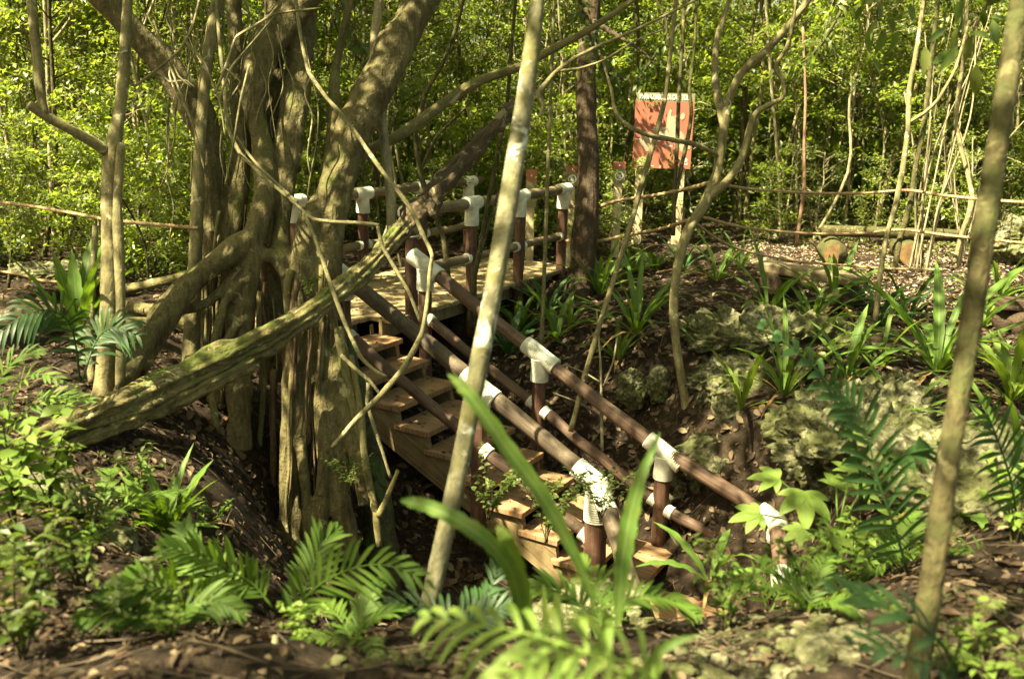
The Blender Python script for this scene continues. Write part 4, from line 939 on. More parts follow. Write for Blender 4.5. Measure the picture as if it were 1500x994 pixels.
rock('white pitted limestone knob sticking out of the dark bank', V(926, 566, 8.95), (.2, .16, .26), 4)
rock('small pale limestone knob nearest the crooked tree foot', V(966, 566, 8.85), (.14, .12, .22), 5)
rock('mossy sloping limestone slab under the arching palm frond', V(1270, 645, 7.0), (.85, .6, .42), 6, .5, .3)
rock('dark mossy limestone wall behind the last stair post', V(1035, 735, 8.55), (.5, .3, .42), 7, .2)
rock('lichen covered limestone hump behind the olive brown tree', V(1440, 720, 5.2), (.7, .6, .28), 8, .2)
rock('pale limestone boulder at the edge of the clearing beyond the ropes', V(1492, 352, 12.5), (.45, .4, .3), 9)
rock('small limestone rock half buried by the leafy shrubs', V(75, 728, 4.9), (.16, .14, .13), 10)
rock('grey limestone lump in the dark bank below the fig roots', V(372, 640, 7.5), (.25, .2, .22), 11)
rock('low limestone rock under the fern at the dark bank', V(150, 810, 4.3), (.2, .16, .12), 12)
rock('sunlit limestone rock on the crest between the last post and the lobed leaves', V(1110, 925, 3.4), (.12, .1, .07), 13)
rock('long limestone rock in the stony bank at the foot of the olive brown tree', V(1230, 965, 2.9), (.14, .1, .06), 14)
rock('mossy limestone bump at the top of the bank beside tall strap leaves', V(1330, 585, 7.6), (.6, .4, .24), 15)
rock('dark limestone block under the crest below the staircase end', V(880, 930, 5.2), (.5, .35, .35), 16)
rock('mound of pale rock behind the forked tree trunk', V(110, 395, 9.5), (.55, .4, .12), 17)

# ------------------------------------------------------------------ plants
def arch(base, az, el, L, droop, n=5):
    """points of a leaf that leaves base at azimuth az and elevation el and bends down"""
    p = np.array(base, float); out = [p.copy()]; e = el
    for i in range(n - 1):
        d = np.array([math.cos(az) * math.cos(e), math.sin(az) * math.cos(e), math.sin(e)]); p = p + d * L / (n - 1); out.append(p.copy()); e -= droop / (n - 1)
    return np.array(out)

def strap_plant(label, base, n, L, w, mat='leaf_strap', seed=0, spread=(.6, 1.4), droop=(.5, 1.5), dead=2, name='strap_leaf_plant', group='strap leaved plants on the forest floor', extra=()):
    g = random.Random(seed); rt = thing(name, label, 'plant', base, group)
    q_ = random.Random(seed + 900); n = int(n * q_.uniform(.9, 1.9)); L *= q_.uniform(.95, 1.75); w *= q_.uniform(.8, 1.4); dead = dead + q_.randrange(3) if dead else 0
    for i in range(n):
        az = i * 2.4 + g.uniform(-.4, .4); l = L * g.uniform(.65, 1.15)
        pts = arch(np.array(base) + [math.cos(az) * .02, math.sin(az) * .02, 0], az, g.uniform(*spread), l, g.uniform(*droop), 6)
        ww = w * g.uniform(.7, 1.2) * np.array([.3, .75, 1.0, .95, .65, .06])
        mb = MB(); strip(mb, pts, ww, [math.cos(az) * -.3, math.sin(az) * -.3, 1], .16, 4, .10, g.uniform(0, 6)); mb.build('frond', M[mat], rt)
    for i in range(dead):
        az = g.uniform(0, 6.28); pts = arch(base, az, g.uniform(.1, .5), L * .7, 1.0, 5); mb = MB(); strip(mb, pts, w * .6 * np.array([.3, .8, 1, .6, .1]), [0, 0, 1], .3, 4, .2, 1); mb.build('dead_frond', M['leaf_dead'], rt)
    return rt

def frond(mb, pts, nl, ll, lw, up, ang=.9, droop=.35, sub=6, seed=0, side=(1, -1), taper=.3):
    """a feather leaf: a stalk with leaflets along both sides"""
    g = random.Random(seed); Q = crom(pts, 10); T = unit(np.gradient(Q, axis=0)); up = np.asarray(up, float)
    tube(mb, Q[::3], np.linspace(lw * .22, lw * .07, len(Q[::3])), 6, 1)
    nl = int(nl * .8)
    for i in range(nl):
        t = .14 + .86 * i / (nl - 1); k = min(len(Q) - 1, int(t * (len(Q) - 1))); p, tt = Q[k], T[k]
        S = unit(np.cross(tt, up)); N = np.cross(S, tt); s_ = math.sin(math.pi * min(1, (t * .86 + .12))) ** .55
        l = ll * max(taper, s_) * g.uniform(.78, 1.12) * (g.uniform(.3, .7) if g.random() < .06 else 1); a = ang - t * .5 * ang + g.uniform(-.07, .07)
        for s in side:
            if g.random() < .035: continue
            dirv = S * s * math.sin(a) + tt * math.cos(a) + N * g.uniform(-.06, .32)
            q = [p + S * s * .002, p + dirv * l * .35, p + dirv * l * .7 - Z_ * l * droop * .12, p + dirv * l - Z_ * l * droop * .42]
            strip(mb, q, lw * .72 * np.array([.45, 1.0, .85, .05]), N + dirv * .1, .12, 2)

def feather_plant(name, label, base, fronds, mat, nl, ll, lw, group=None, ang=.95, seed=0, cat='fern', up=None, droop=.35):
    rt = thing(name, label, cat, base, group)
    for i, f in enumerate(fronds):
        mb = MB(); frond(mb, f, nl, ll, lw, up if up is not None else [0, -.5, .9], ang, droop, seed=seed + i); mb.build('frond', M[mat], rt)
    return rt
def T3(*rows): return np.array([V(*r) for r in rows])

# feather ferns close to the camera
feather_plant('feather_fern', 'bright green fern arching toward the pit beside the seedling with ovate leaves', hit(420, 960), [
    T3((415, 930, 3.15), (450, 872, 3.15), (500, 838, 3.1), (560, 826, 3.05), (625, 848, 3.0)),
    T3((412, 930, 3.15), (440, 880, 3.3), (455, 840, 3.4), (470, 800, 3.45), (490, 775, 3.5))], 'leaf_fern', 22, .15, .021, 'feather ferns along the crest', seed=3, up=[.1, -.9, .35])
feather_plant('feather_fern', 'bright sunlit fern with a frond curving over dark soil next to the wavy leaf plant', hit(330, 930), [
    T3((400, 890, 3.3), (372, 856, 3.3), (330, 832, 3.25), (290, 812, 3.2), (240, 800, 3.15)),
    T3((330, 925, 3.2), (300, 890, 3.2), (262, 868, 3.1), (215, 860, 3.0), (170, 862, 2.95)),
    T3((335, 925, 3.2), (330, 880, 3.3), (310, 840, 3.4), (280, 800, 3.5), (270, 770, 3.55))], 'leaf_fern', 25, .165, .021, 'feather ferns along the crest', seed=8, up=[-.1, -.85, .5])
feather_plant('feather_fern', 'darker small fern at the foot of the mottled tree', hit(640, 955), [
    T3((640, 935, 3.1), (660, 905, 3.15), (625, 888, 3.2), (575, 884, 3.2), (530, 895, 3.2)), T3((640, 935, 3.1), (690, 890, 3.2), (720, 860, 3.3), (735, 800, 3.4)),
    T3((660, 935, 3.1), (700, 905, 3.1), (735, 890, 3.1), (770, 888, 3.1))], 'leaf_dark', 20, .10, .02, 'feather ferns along the crest', seed=12)
feather_plant('feather_fern', 'spreading fern in front of the last stair treads', hit(890, 962), [
    T3((880, 935, 3.0), (905, 885, 3.2), (945, 872, 3.25), (985, 880, 3.3), (1020, 900, 3.3)), T3((875, 935, 3.0), (850, 885, 3.2), (810, 862, 3.2), (770, 862, 3.2)),
    T3((880, 935, 3.0), (880, 880, 3.2), (870, 845, 3.3), (850, 815, 3.4))], 'leaf_fern', 22, .11, .022, 'feather ferns along the crest', seed=14)
feather_plant('feather_fern', 'blurred pale fern with long hanging leaflets at the bottom edge of the scene', V(1010, 1080, 1.75), [
    T3((1000, 1060, 1.7), (900, 975, 1.75), (800, 935, 1.8), (710, 915, 1.85), (620, 905, 1.9)), T3((1000, 1060, 1.7), (950, 990, 1.65), (880, 960, 1.6), (800, 965, 1.55), (730, 1000, 1.5))], 'leaf_pale', 15, .125, .022, 'feather ferns along the crest', ang=1.25, seed=17, droop=1.3)
feather_plant('feather_fern', 'small fern with ladder leaflets against the last rope bound post', hit(1130, 905), [
    T3((1130, 895, 3.6), (1150, 855, 3.7), (1185, 838, 3.75), (1240, 845, 3.8)), T3((1125, 895, 3.6), (1110, 860, 3.6), (1080, 850, 3.6), (1050, 865, 3.5)), T3((1140, 895, 3.6), (1180, 870, 3.5), (1220, 872, 3.4), (1250, 890, 3.4))], 'leaf_fern', 16, .10, .022, 'feather ferns along the crest', seed=22)
# palm / cycad fronds
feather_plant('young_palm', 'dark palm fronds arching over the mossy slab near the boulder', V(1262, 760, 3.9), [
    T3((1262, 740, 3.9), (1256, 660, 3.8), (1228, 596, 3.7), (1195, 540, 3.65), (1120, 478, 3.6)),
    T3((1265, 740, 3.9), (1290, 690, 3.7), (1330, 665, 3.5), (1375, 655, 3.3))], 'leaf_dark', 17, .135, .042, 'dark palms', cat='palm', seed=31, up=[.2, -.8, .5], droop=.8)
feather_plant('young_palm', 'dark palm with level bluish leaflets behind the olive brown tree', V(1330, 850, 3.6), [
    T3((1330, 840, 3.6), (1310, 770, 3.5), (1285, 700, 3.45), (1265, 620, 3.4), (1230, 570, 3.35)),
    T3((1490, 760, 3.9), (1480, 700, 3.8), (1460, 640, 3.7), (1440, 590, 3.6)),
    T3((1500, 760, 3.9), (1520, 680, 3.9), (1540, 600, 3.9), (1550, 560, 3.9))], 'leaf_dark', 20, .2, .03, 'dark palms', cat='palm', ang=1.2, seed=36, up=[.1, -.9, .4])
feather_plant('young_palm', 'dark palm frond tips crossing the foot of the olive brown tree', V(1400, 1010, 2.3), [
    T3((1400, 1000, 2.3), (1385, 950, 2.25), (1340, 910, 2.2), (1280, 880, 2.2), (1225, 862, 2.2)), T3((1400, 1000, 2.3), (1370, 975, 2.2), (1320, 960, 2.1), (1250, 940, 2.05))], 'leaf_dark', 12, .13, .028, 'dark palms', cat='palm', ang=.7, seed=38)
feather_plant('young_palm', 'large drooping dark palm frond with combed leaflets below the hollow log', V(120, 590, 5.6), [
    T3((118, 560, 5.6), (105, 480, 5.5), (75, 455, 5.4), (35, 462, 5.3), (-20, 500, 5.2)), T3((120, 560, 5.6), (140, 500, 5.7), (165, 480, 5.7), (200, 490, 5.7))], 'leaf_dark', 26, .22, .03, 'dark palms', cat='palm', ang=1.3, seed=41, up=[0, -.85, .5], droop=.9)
strap_plant('upright palm seedling with stiff pleated leaves between forked tree and hollow log', V(118, 505, 6.6), 9, .62, .075, 'leaf_strap', 5, (1.0, 1.5), (.2, .7), 0)
for i, (lab, fr) in enumerate([
    ('bright fern fronds leaning over dark soil below the palm frond', [T3((10, 640, 4.7), (20, 580, 4.6), (50, 548, 4.5), (100, 560, 4.4)), T3((0, 640, 4.7), (-5, 570, 4.6), (25, 525, 4.6), (60, 515, 4.6)), T3((10, 640, 4.7), (40, 600, 4.6), (85, 580, 4.6), (130, 585, 4.6))]),
    ('sunlit fern clump among small herbs beneath the curved fern frond', [T3((250, 930, 3.0), (215, 900, 3.0), (170, 895, 2.95), (120, 905, 2.9)), T3((255, 930, 3.0), (270, 890, 3.0), (310, 880, 3.0), (350, 895, 3.0)), T3((250, 930, 3.0), (240, 890, 3.05), (220, 860, 3.1), (190, 840, 3.1))])]):
    feather_plant('feather_fern', lab, fr[0][0], fr, 'leaf_fern', 20, .12, .022, 'feather ferns along the crest', seed=50 + i)
g = random.Random(44)
for lab, px, py, d, nn, L_ in [('fern rosette in the gap below the mossy log', 150, 770, 4.4, 6, .42),         ('fern tuft at the lip of the pit by the seedling', 520, 955, 3.0, 5, .3), ('small fern on the pit wall under the log', 225, 745, 5.0, 6, .4), ('fern at the crest close to the rope bound post foot', 1180, 915, 3.3, 5, .3), ('shady fern against the lichen hump', 1330, 800, 4.3, 6, .45)]:
    p = V(px, py, d); p[2] = gz1(p[0], p[1]); fr = [arch(p, k * 6.28 / nn + g.uniform(-.4, .4), g.uniform(.6, 1.1), L_ * g.uniform(.7, 1.15), g.uniform(.9, 1.7), 5) for k in range(nn)]
    feather_plant('feather_fern', lab, p, fr, 'leaf_fern', 22, L_ * .26, L_ * .05, 'feather ferns along the crest', seed=int(px), up=[0, 0, 1])
for lab, (px, py), fr in [
    ('bright fern at the bank edge just past the olive brown tree foot', (1470, 860), [((1470, 850, 3.9), (1440, 815, 3.9), (1400, 800, 3.9), (1365, 812, 3.9)), ((1475, 850, 3.9), (1500, 815, 3.9), (1530, 810, 3.9))]),]:
    feather_plant('feather_fern', lab, hit(px, py), [T3(*f) for f in fr], 'leaf_fern', 14, .09, .02, 'feather ferns along the crest', seed=61)

# the big strap leaved fern in front of the stairs
bs = V(800, 985, 2.4); sf = thing('strap_fern', 'broad strap leaved fern with three long blades rising in front of the stairs', 'fern', bs)
VUP = -FWD * .8 + Z_ * .45
for rows, wpx, mt in [
    ([(870, 900, 2.35), (862, 862, 2.33), (835, 800, 2.3), (795, 728, 2.28), (745, 660, 2.26), (700, 595, 2.25), (672, 562, 2.25), (656, 548, 2.25)], [12, 14, 30, 40, 42, 36, 26, 4], 'leaf_strap'),
    ([(905, 915, 2.4), (908, 870, 2.4), (912, 820, 2.4), (922, 760, 2.4), (938, 700, 2.4), (955, 660, 2.42), (966, 634, 2.45)], [14, 30, 44, 44, 30, 16, 5], 'leaf_strap'),
    ([(766, 960, 2.2), (764, 900, 2.2), (750, 840, 2.15), (720, 798, 2.1), (680, 768, 2.1), (635, 745, 2.15), (605, 736, 2.2), (588, 733, 2.2)], [20, 36, 40, 42, 42, 36, 30, 10], 'leaf_strap'),
    ([(770, 960, 2.3), (768, 890, 2.3), (755, 830, 2.25), (740, 790, 2.2), (728, 770, 2.2)], [16, 40, 46, 40, 12], 'leaf_pale'),
    ([(800, 985, 2.4), (800, 930, 2.4), (798, 890, 2.4), (796, 856, 2.4)], [12, 16, 16, 6], 'leaf_pale'),
    ([(830, 985, 2.2), (822, 940, 2.2), (816, 900, 2.2), (815, 868, 2.2)], [16, 26, 28, 14], 'leaf_pale'),
    ([(930, 1010, 2.0), (960, 960, 2.0), (990, 940, 2.0), (1020, 930, 2.0)], [20, 26, 22, 5], 'leaf_strap'),
    ([(850, 1010, 2.0), (880, 950, 2.0), (890, 915, 2.0), (885, 890, 2.0)], [20, 34, 34, 8], 'leaf_pale')]:
    P = T3(*rows); w = np.array([a * r[2] / FPX for a, r in zip(wpx, rows)])
    mb = MB(); strip(mb, P, w * .58, VUP, .2, 7, .10, R.random() * 6); mb.build('frond', M[mt], sf)

wav = hit(245, 790); strap_plant('wavy edged bright strap fern in the hollow beside the dark bank', wav, 9, .42, .05, 'leaf_strap', 21, (.7, 1.4), (.3, 1.0), 1)
for i, (lab, px, py, n, L, w, d, mt) in enumerate([
    ('strap leaved plant on the dark bank between leaning sapling and crooked tree', 932, 490, 11, .62, .06, None, 'leaf_strap'),
    ('low strap leaved plant with wide blades below the lowest rope', 1125, 462, 10, .5, .06, None, 'leaf_strap'),
    ('tall pleated strap leaved plant in front of the plank bench end', 1222, 452, 11, .8, .075, None, 'leaf_strap'),
    ('tallest dark strap leaved clump behind the olive brown tree', 1372, 545, 16, .95, .075, None, 'leaf_strap'),
    ('glossy strap leaved plant on top of the largest boulder', 1148, 582, 14, .6, .05, None, 'leaf_strap'),
    ('pale bladed plant spilling out past the olive brown tree on the bank', 1480, 590, 13, .8, .06, None, 'leaf_pale'),
    ('strap leaved plant under the walkway edge beside the railing sapling', 760, 492, 10, .55, .06, None, 'leaf_strap'),
    ('strap leaved plant at the foot of the dark trunk', 878, 432, 11, .6, .06, None, 'leaf_strap'),
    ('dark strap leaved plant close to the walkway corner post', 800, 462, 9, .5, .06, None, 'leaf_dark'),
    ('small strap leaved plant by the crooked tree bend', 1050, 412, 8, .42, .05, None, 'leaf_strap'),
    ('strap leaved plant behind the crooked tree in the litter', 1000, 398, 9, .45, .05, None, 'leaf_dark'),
    ('dark strap leaved plant at the root of the twin stemmed grey sapling', 1285, 480, 10, .6, .05, None, 'leaf_dark'),
    ('long bladed plant on the mossy slab', 1305, 640, 10, .6, .04, None, 'leaf_strap'),
    ('narrow leaved plant near the lowest stair landing', 1040, 850, 6, .4, .04, 4.6, 'leaf_strap'),
    ('pale arching strap plant in front of the pitted boulder', 1085, 600, 6, .55, .05, None, 'leaf_pale'),
    ('strap leaved plant with yellowed blades under the leaning sapling', 835, 480, 8, .45, .045, None, 'leaf_pale'),
    ('dark strap leaved plant under the stair rail behind the mottled tree', 745, 520, 9, .55, .06, None, 'leaf_dark'),
    ('strap leaved plant growing by the post sign foot', 960, 395, 9, .5, .05, None, 'leaf_strap'),
    ('bladed plant at the edge of the bank past the olive brown tree foot', 1490, 700, 10, .5, .045, None, 'leaf_strap'),
    ('wide bladed plant leaning on the lichen covered hump', 1405, 760, 6, .45, .06, None, 'leaf_strap'),
    ]):
    strap_plant(lab, V(px, py, d) if d else hit(px, py), n, L, w, mt, 200 + i)

gx = random.Random(5)
for k_, (lab, px, py, n, L, w, mt) in enumerate([
    ('strap leaved plant with stiff blades in the gap between ledge and lowest rope', 1190, 480, 9, .5, .055, 'leaf_strap'), ('dark strap leaved plant in the litter past the twin stemmed grey sapling', 1330, 470, 10, .55, .055, 'leaf_dark'),
    ('glossy strap leaved plant on the shelf above the mossy slab', 1240, 560, 9, .5, .05, 'leaf_strap'), ('pale strap leaved plant close behind the olive brown tree foot of the bank', 1440, 480, 10, .6, .055, 'leaf_pale'),
    ('strap leaved plant beyond the olive brown tree at the rope', 1460, 440, 9, .6, .06, 'leaf_strap'),
    ('small strap leaved plant on the bare bank below the leaning sapling foot', 905, 530, 7, .35, .04, 'leaf_strap'), ('low strap leaved plant under the middle rope by the crooked tree', 1085, 395, 8, .42, .05, 'leaf_strap'),
    ('spreading dark strap plant at the base of the walkway support', 700, 480, 8, .5, .05, 'leaf_dark'), ('strap leaved plant in shade right behind the upright sapling', 815, 500, 9, .5, .055, 'leaf_strap'),
    ('strap leaved plant just below the lone post sign', 925, 400, 8, .5, .05, 'leaf_strap'), ('bent bladed plant leaning out over the dark gap of the ledge', 1290, 540, 8, .5, .045, 'leaf_pale')]):
    strap_plant(lab, hit(px, py), n, L, w, mt, 300 + k_)

# long bladed clump far behind the benches
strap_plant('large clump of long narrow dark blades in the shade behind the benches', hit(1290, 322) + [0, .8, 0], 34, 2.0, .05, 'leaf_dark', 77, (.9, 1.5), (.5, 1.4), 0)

# lobed leaf plant
def lobed_leaf(mb, c, az, L, tilt, g):
    dirs = np.array([math.cos(az), math.sin(az), 0]); side = np.array([-math.sin(az), math.cos(az), 0]); up = unit(np.array([0, 0, 1.0]) + dirs * tilt - FWD * .5)
    dirs = unit(dirs - up * np.dot(dirs, up)); side = np.cross(up, dirs)
    for a, l in ((0, 1), (.75, .85), (-.75, .85), (1.5, .6), (-1.5, .6)):
        dv = dirs * math.cos(a) + side * math.sin(a); pts = [c, c + dv * L * l * .4, c + dv * L * l * .75 - up * L * .03, c + dv * L * l - up * L * .12]
        strip(mb, pts, L * l * np.array([.2, .42, .3, .02]), up, .08, 4)
lb = thing('lobed_leaf_plant', 'bright green seedling with hand shaped lobed leaves beside the rope bound post', 'plant', hit(1215, 890))
g = random.Random(9)
base = root_loc(lb)
for i, (px, py, d, az, L) in enumerate([(1178, 722, 4.2, -1.7, .19), (1140, 700, 4.35, 2.9, .14), (1112, 752, 4.2, 3.3, .14), (1225, 712, 4.4, 1.0, .15), (1215, 785, 4.1, -.4, .12), (1175, 775, 4.0, -2.6, .10), (1260, 720, 4.3, .4, .12), (1245, 690, 4.4, 1.4, .13)]):
    c = V(px, py, d); mb = MB(); lobed_leaf(mb, c, az, L, .2, g); lf = mb.build('leaf', M['leaf_pale'], lb)
    mb = MB(); m1 = V(1225, 800, 4.25); tube(mb, [m1 + g.uniform(-.02, .02), (m1 + c) / 2 + Z_ * .03, c], .004, 6, 4); mb.build('leaf_stalk', M['leaf_fern'], lf)
mb = MB(); tube(mb, [base - Z_ * .05, V(1222, 860, 4.05), V(1225, 800, 4.25), V(1240, 740, 4.3)], [.014, .012, .010, .005], 8, 5, .08); mb.build('stem', M['bark_olive'], lb)

# small leafy shrubs and herbs
def herb_mesh(seed, ns, h, spread, lf, mat, wr=.5, per=10):
    g = np.random.default_rng(seed); pos, dr, L = [], [], []; mb = MB()
    for i in range(ns):
        a = g.uniform(0, 6.28); q = np.array([math.cos(a), math.sin(a), 0]) * spread * g.uniform(.3, 1); hh = h * g.uniform(.6, 1.1)
        pts = np.array([[0, 0, -.03], q * .25 + Z_ * hh * .45, q * .65 + Z_ * hh * .8, q + Z_ * hh]) + g.normal(size=(4, 3)) * .015 * h
        Q = crom(pts, 8); tube(mb, pts, [.006 * (h + .3), .005 * (h + .3), .004 * (h + .3), .002], 5, 4)
        for k in range(per):
            t = .25 + .75 * k / (per - 1); p = Q[int(t * (len(Q) - 1))]
            for s in (0, 1):
                b = a + k * 2.2 + s * 3.14 + g.uniform(-.5, .5); pos.append(p); dr.append([math.cos(b), math.sin(b), g.uniform(-.35, .5)]); L.append(lf * g.uniform(.65, 1.2))
    pos, dr, L = np.array(pos), np.array(dr), np.array(L); n = len(pos)
    return mb, leaf_mesh('leaves', pos, dr, g.normal(size=(n, 3)) * .3 + [0, -.25, 1], L, L * wr, mat, six=True)
HERB = {}
def herb(name, label, base, variant, s=1.0, group='small leafy herbs'):
    rt = thing(name, label, 'plant', base, group); rt.rotation_euler = (0, 0, R.uniform(0, 6)); rt.scale = (s, s, s)
    if variant not in HERB:
        ns, h, sp_, lf, mt, wr, per = {'broad': (6, .42, .22, .085, 'leaf_pale', .5, 8), 'fine': (9, .4, .25, .045, 'leaf_fern', .5, 10), 'dark': (8, .5, .28, .07, 'leaf_mid', .45, 9), 'vine': (9, .5, .4, .055, 'leaf_mid', .6, 11), 'tiny': (7, .16, .16, .035, 'leaf_pale', .6, 6)}[variant]
        mb, lm = herb_mesh(len(HERB) + 400, ns, h, sp_, lf, M[mt], wr, per); st_ = mb.build('stem', M['bark_olive'], rt, base=(0, 0, 0)); HERB[variant] = (st_.data, lm)
        new_obj('leaves', lm, rt)
    else:
        a, b = HERB[variant]; new_obj('stem', a, rt); new_obj('leaves', b, rt)
    return rt
for lab, px, py, d, v, s in [
    ('sunlit shrub with pale oval leaves at the low end of the mossy log', 75, 740, 4.3, 'broad', 1.0), ('pale leafed shrub next to the half buried rock', 25, 800, 4.0, 'broad', 1.15),
    ('bushy green herb below the pale leafed shrubs', 60, 890, 3.3, 'dark', .9),         ('low herb with round leaves on the soil under the curved frond', 250, 960, 2.85, 'tiny', .8), ('seedling with ovate leaves at the foot of the arching fern', 440, 965, 2.95, 'tiny', .7),
    ('fine leaved shrub growing through the stair treads by the thick post', 800, 790, 5.8, 'vine', .75), ('small leafed vine covering the lower rope bound post', 880, 760, 5.6, 'vine', .6),
    ('pale herb beside the stringer and the mottled tree', 760, 850, 4.8, 'fine', .9), ('herb with small leaves hanging by the stair stringer', 715, 760, 5.8, 'vine', .7),
    ('light green herb on the crest below the last treads', 1060, 925, 3.3, 'fine', .8), ('herb growing at the lobed leaf seedling foot', 1180, 890, 3.6, 'fine', .8),
    ('broad leaved herb between lobed leaves and palm frond', 1250, 840, 4.1, 'broad', .8), ('sunlit herb with pale leaves against the mossy slab', 1285, 770, 4.6, 'broad', .9),
    ('low bright herb on the stony bank past the olive brown tree', 1480, 830, 3.9, 'tiny', 1.8), ('tiny herb on the lichen hump', 1500, 740, 4.6, 'tiny', 1.6),
    ('bright weed at the base of the olive brown tree', 1400, 960, 2.7, 'tiny', 1.2), ('yellow green weed at the bottom of the stony bank', 1480, 985, 2.5, 'tiny', 1.1),
    ('dark herb with drooping leaves in the shaded lower corner', 30, 950, 2.8, 'dark', .75), ('leafy herb between the dark corner herb and the sunlit fern clump', 170, 930, 3.0, 'dark', .6), ('shaded fine leaved herb on the slope above the corner herbs', 120, 870, 3.4, 'fine', .9),
    ('leafy sprig growing on the fig roots', 510, 720, 6.6, 'vine', .5), ('green sprig on the fig trunk by the log', 450, 440, 6.75, 'vine', .4),
    ('leafy herb on the dark bank under the fig roots', 300, 800, 5.6, 'fine', .7), ('shaded herb in the bank by the fig columns', 205, 700, 5.2, 'dark', .7),
    ('broad leaved herb near the forked tree foot', 90, 620, 5.6, 'broad', .7), ('leafy herb behind the forked tree', 200, 520, 7.2, 'dark', .8)]:
    p = V(px, py, d)
    if lab.split()[-1] not in ('post', 'roots', 'log', 'stringer') : p[2] = gz1(p[0], p[1])
    herb('leafy_herb', lab, p, v, s)

# ------------------------------------------------------------------ thicket behind
def sapling_mesh(seed, H, nb, per, L, mat, low=.12, wr=.45, spread=.9):
    g = np.random.default_rng(seed); mb = MB()
    t = np.linspace(0, 1, 7); bend = np.cumsum(g.normal(size=(7, 2)) * .16, axis=0) * (H / 5)
    P = np.c_[bend, t * H]; P[0] = [0, 0, -.2]; r0 = g.uniform(.018, .034)
    tube(mb, P, r0 * (1 - .75 * t), 7, 4, .08, 6, seed)
    Q = crom(P, 10); pos, dr = [], []
    for i in range(nb):
        k = int((low + (1 - low) * (i + g.uniform(0, .8)) / nb) * (len(Q) - 1)); k = min(k, len(Q) - 1); p = Q[k]; a = g.uniform(0, 6.28)
        l = spread * g.uniform(.5, 1.2); q = np.array([math.cos(a), math.sin(a), g.uniform(.05, .8)])
        B = np.array([p, p + q * l * .5 + [0, 0, .04], p + q * l + [0, 0, -.06 * l]]); tube(mb, B, [r0 * .3, r0 * .2, .003], 5, 3)
        C = crom(B, 6); idx = g.integers(1, len(C), per); idx = np.minimum(len(C) - 1, (len(C) * (.35 + .65 * g.random(per) ** .6)).astype(int)); pp = C[idx] + g.normal(size=(per, 3)) * .085 * [1, 1, .6]; pos.append(pp)
        d = g.normal(size=(per, 3)) * .6 + q * .5; d[:, 2] -= .15; dr.append(d)
    pos, dr = np.concatenate(pos), np.concatenate(dr); n = len(pos)
    l = L * g.uniform(.6, 1.35, n)
    lm = leaf_mesh('crown', pos, dr, g.normal(size=(n, 3)) * .5 + [0, 0, 1], l, l * wr, mat)
    return mb, lm
SAP = []
for i in range(9):
    tall = i < 6
    mb, lm = sapling_mesh(700 + i, (5.6 if tall else 2.2), (34 if tall else 24), (78 if tall else 56), (.10, .06, .08)[i % 3], M[('leaf_bright', 'leaf_mid', 'leaf_sun')[i % 3]], .34 if tall else .1, .5, .95 if tall else .6)
    SAP.append((mb, lm, M[['bark_pale', 'bark_white', 'bark_olive'][i % 3]]))
SAPD = {}
def sapling(name, label, x, y, v, s, group):
    rt = thing(name, label, 'sapling' if v < 6 else 'shrub', (x, y, gz1(x, y)), group); rt.rotation_euler = (R.uniform(-.06, .06), R.uniform(-.06, .06), R.uniform(0, 6.28)); rt.scale = (s, s, s)
    mb, lm, mt = SAP[v]
    if v not in SAPD: SAPD[v] = mb.build('trunk' if v < 6 else 'stem', mt, rt, base=(0, 0, 0)).data
    else: new_obj('trunk' if v < 6 else 'stem', SAPD[v], rt)
    new_obj('crown' if v < 6 else 'leaves', lm, rt); return rt

g = random.Random(21); spots = []
def clear(x, y, dmin):
    return all((x - a) ** 2 + (y - b) ** 2 > dmin ** 2 for a, b in spots)
def zone(x, y):
    px = 750 + x / (y * cp + 1.2 * sp) * FPX
    if px < 280: return 'in the sunlit thicket past the forked tree'
    if px < 640: return 'in the thicket showing between the fig trunks'
    if px < 880: return 'in the thicket behind the walkway railings'
    if px < 1060: return 'in the thicket behind the red map sign'
    return 'in the bright thicket behind the log benches'
tries = 0
while len(spots) < 175 and tries < 9000:
    tries += 1
    y = 11.5 + 10.5 * g.random() ** 1.3; x = g.uniform(-.62, .62) * y
    px = 750 + x / (y * cp + 1.2 * sp) * FPX
    front = 14.6 if px > 880 else (13.6 if px > 620 else 11.5)
    if px > 1050: front = 14.0
    if y < front or not clear(x, y, .55): continue
    spots.append((x, y)); v = g.randrange(6)
    sapling('thin_sapling', 'slender leafy sapling ' + zone(x, y), x, y, v, g.uniform(.75, 1.15), 'saplings ' + zone(x, y))
n0 = len(spots); tries = 0
while len(spots) < n0 + 75 and tries < 5000:
    tries += 1
    y = 9.4 + 6 * g.random() ** .8; x = g.uniform(-.62, .62) * y; px = 750 + x / (y * cp + 1.2 * sp) * FPX
    front = 13.9 if px > 1040 else (13.9 if px > 860 else (12.6 if px > 400 else 9.4))
    if y < front or not clear(x, y, .5): continue
    spots.append((x, y)); sapling('leafy_shrub', 'low leafy shrub ' + zone(x, y), x, y, 6 + g.randrange(3), g.uniform(.5, .95), 'shrubs ' + zone(x, y))

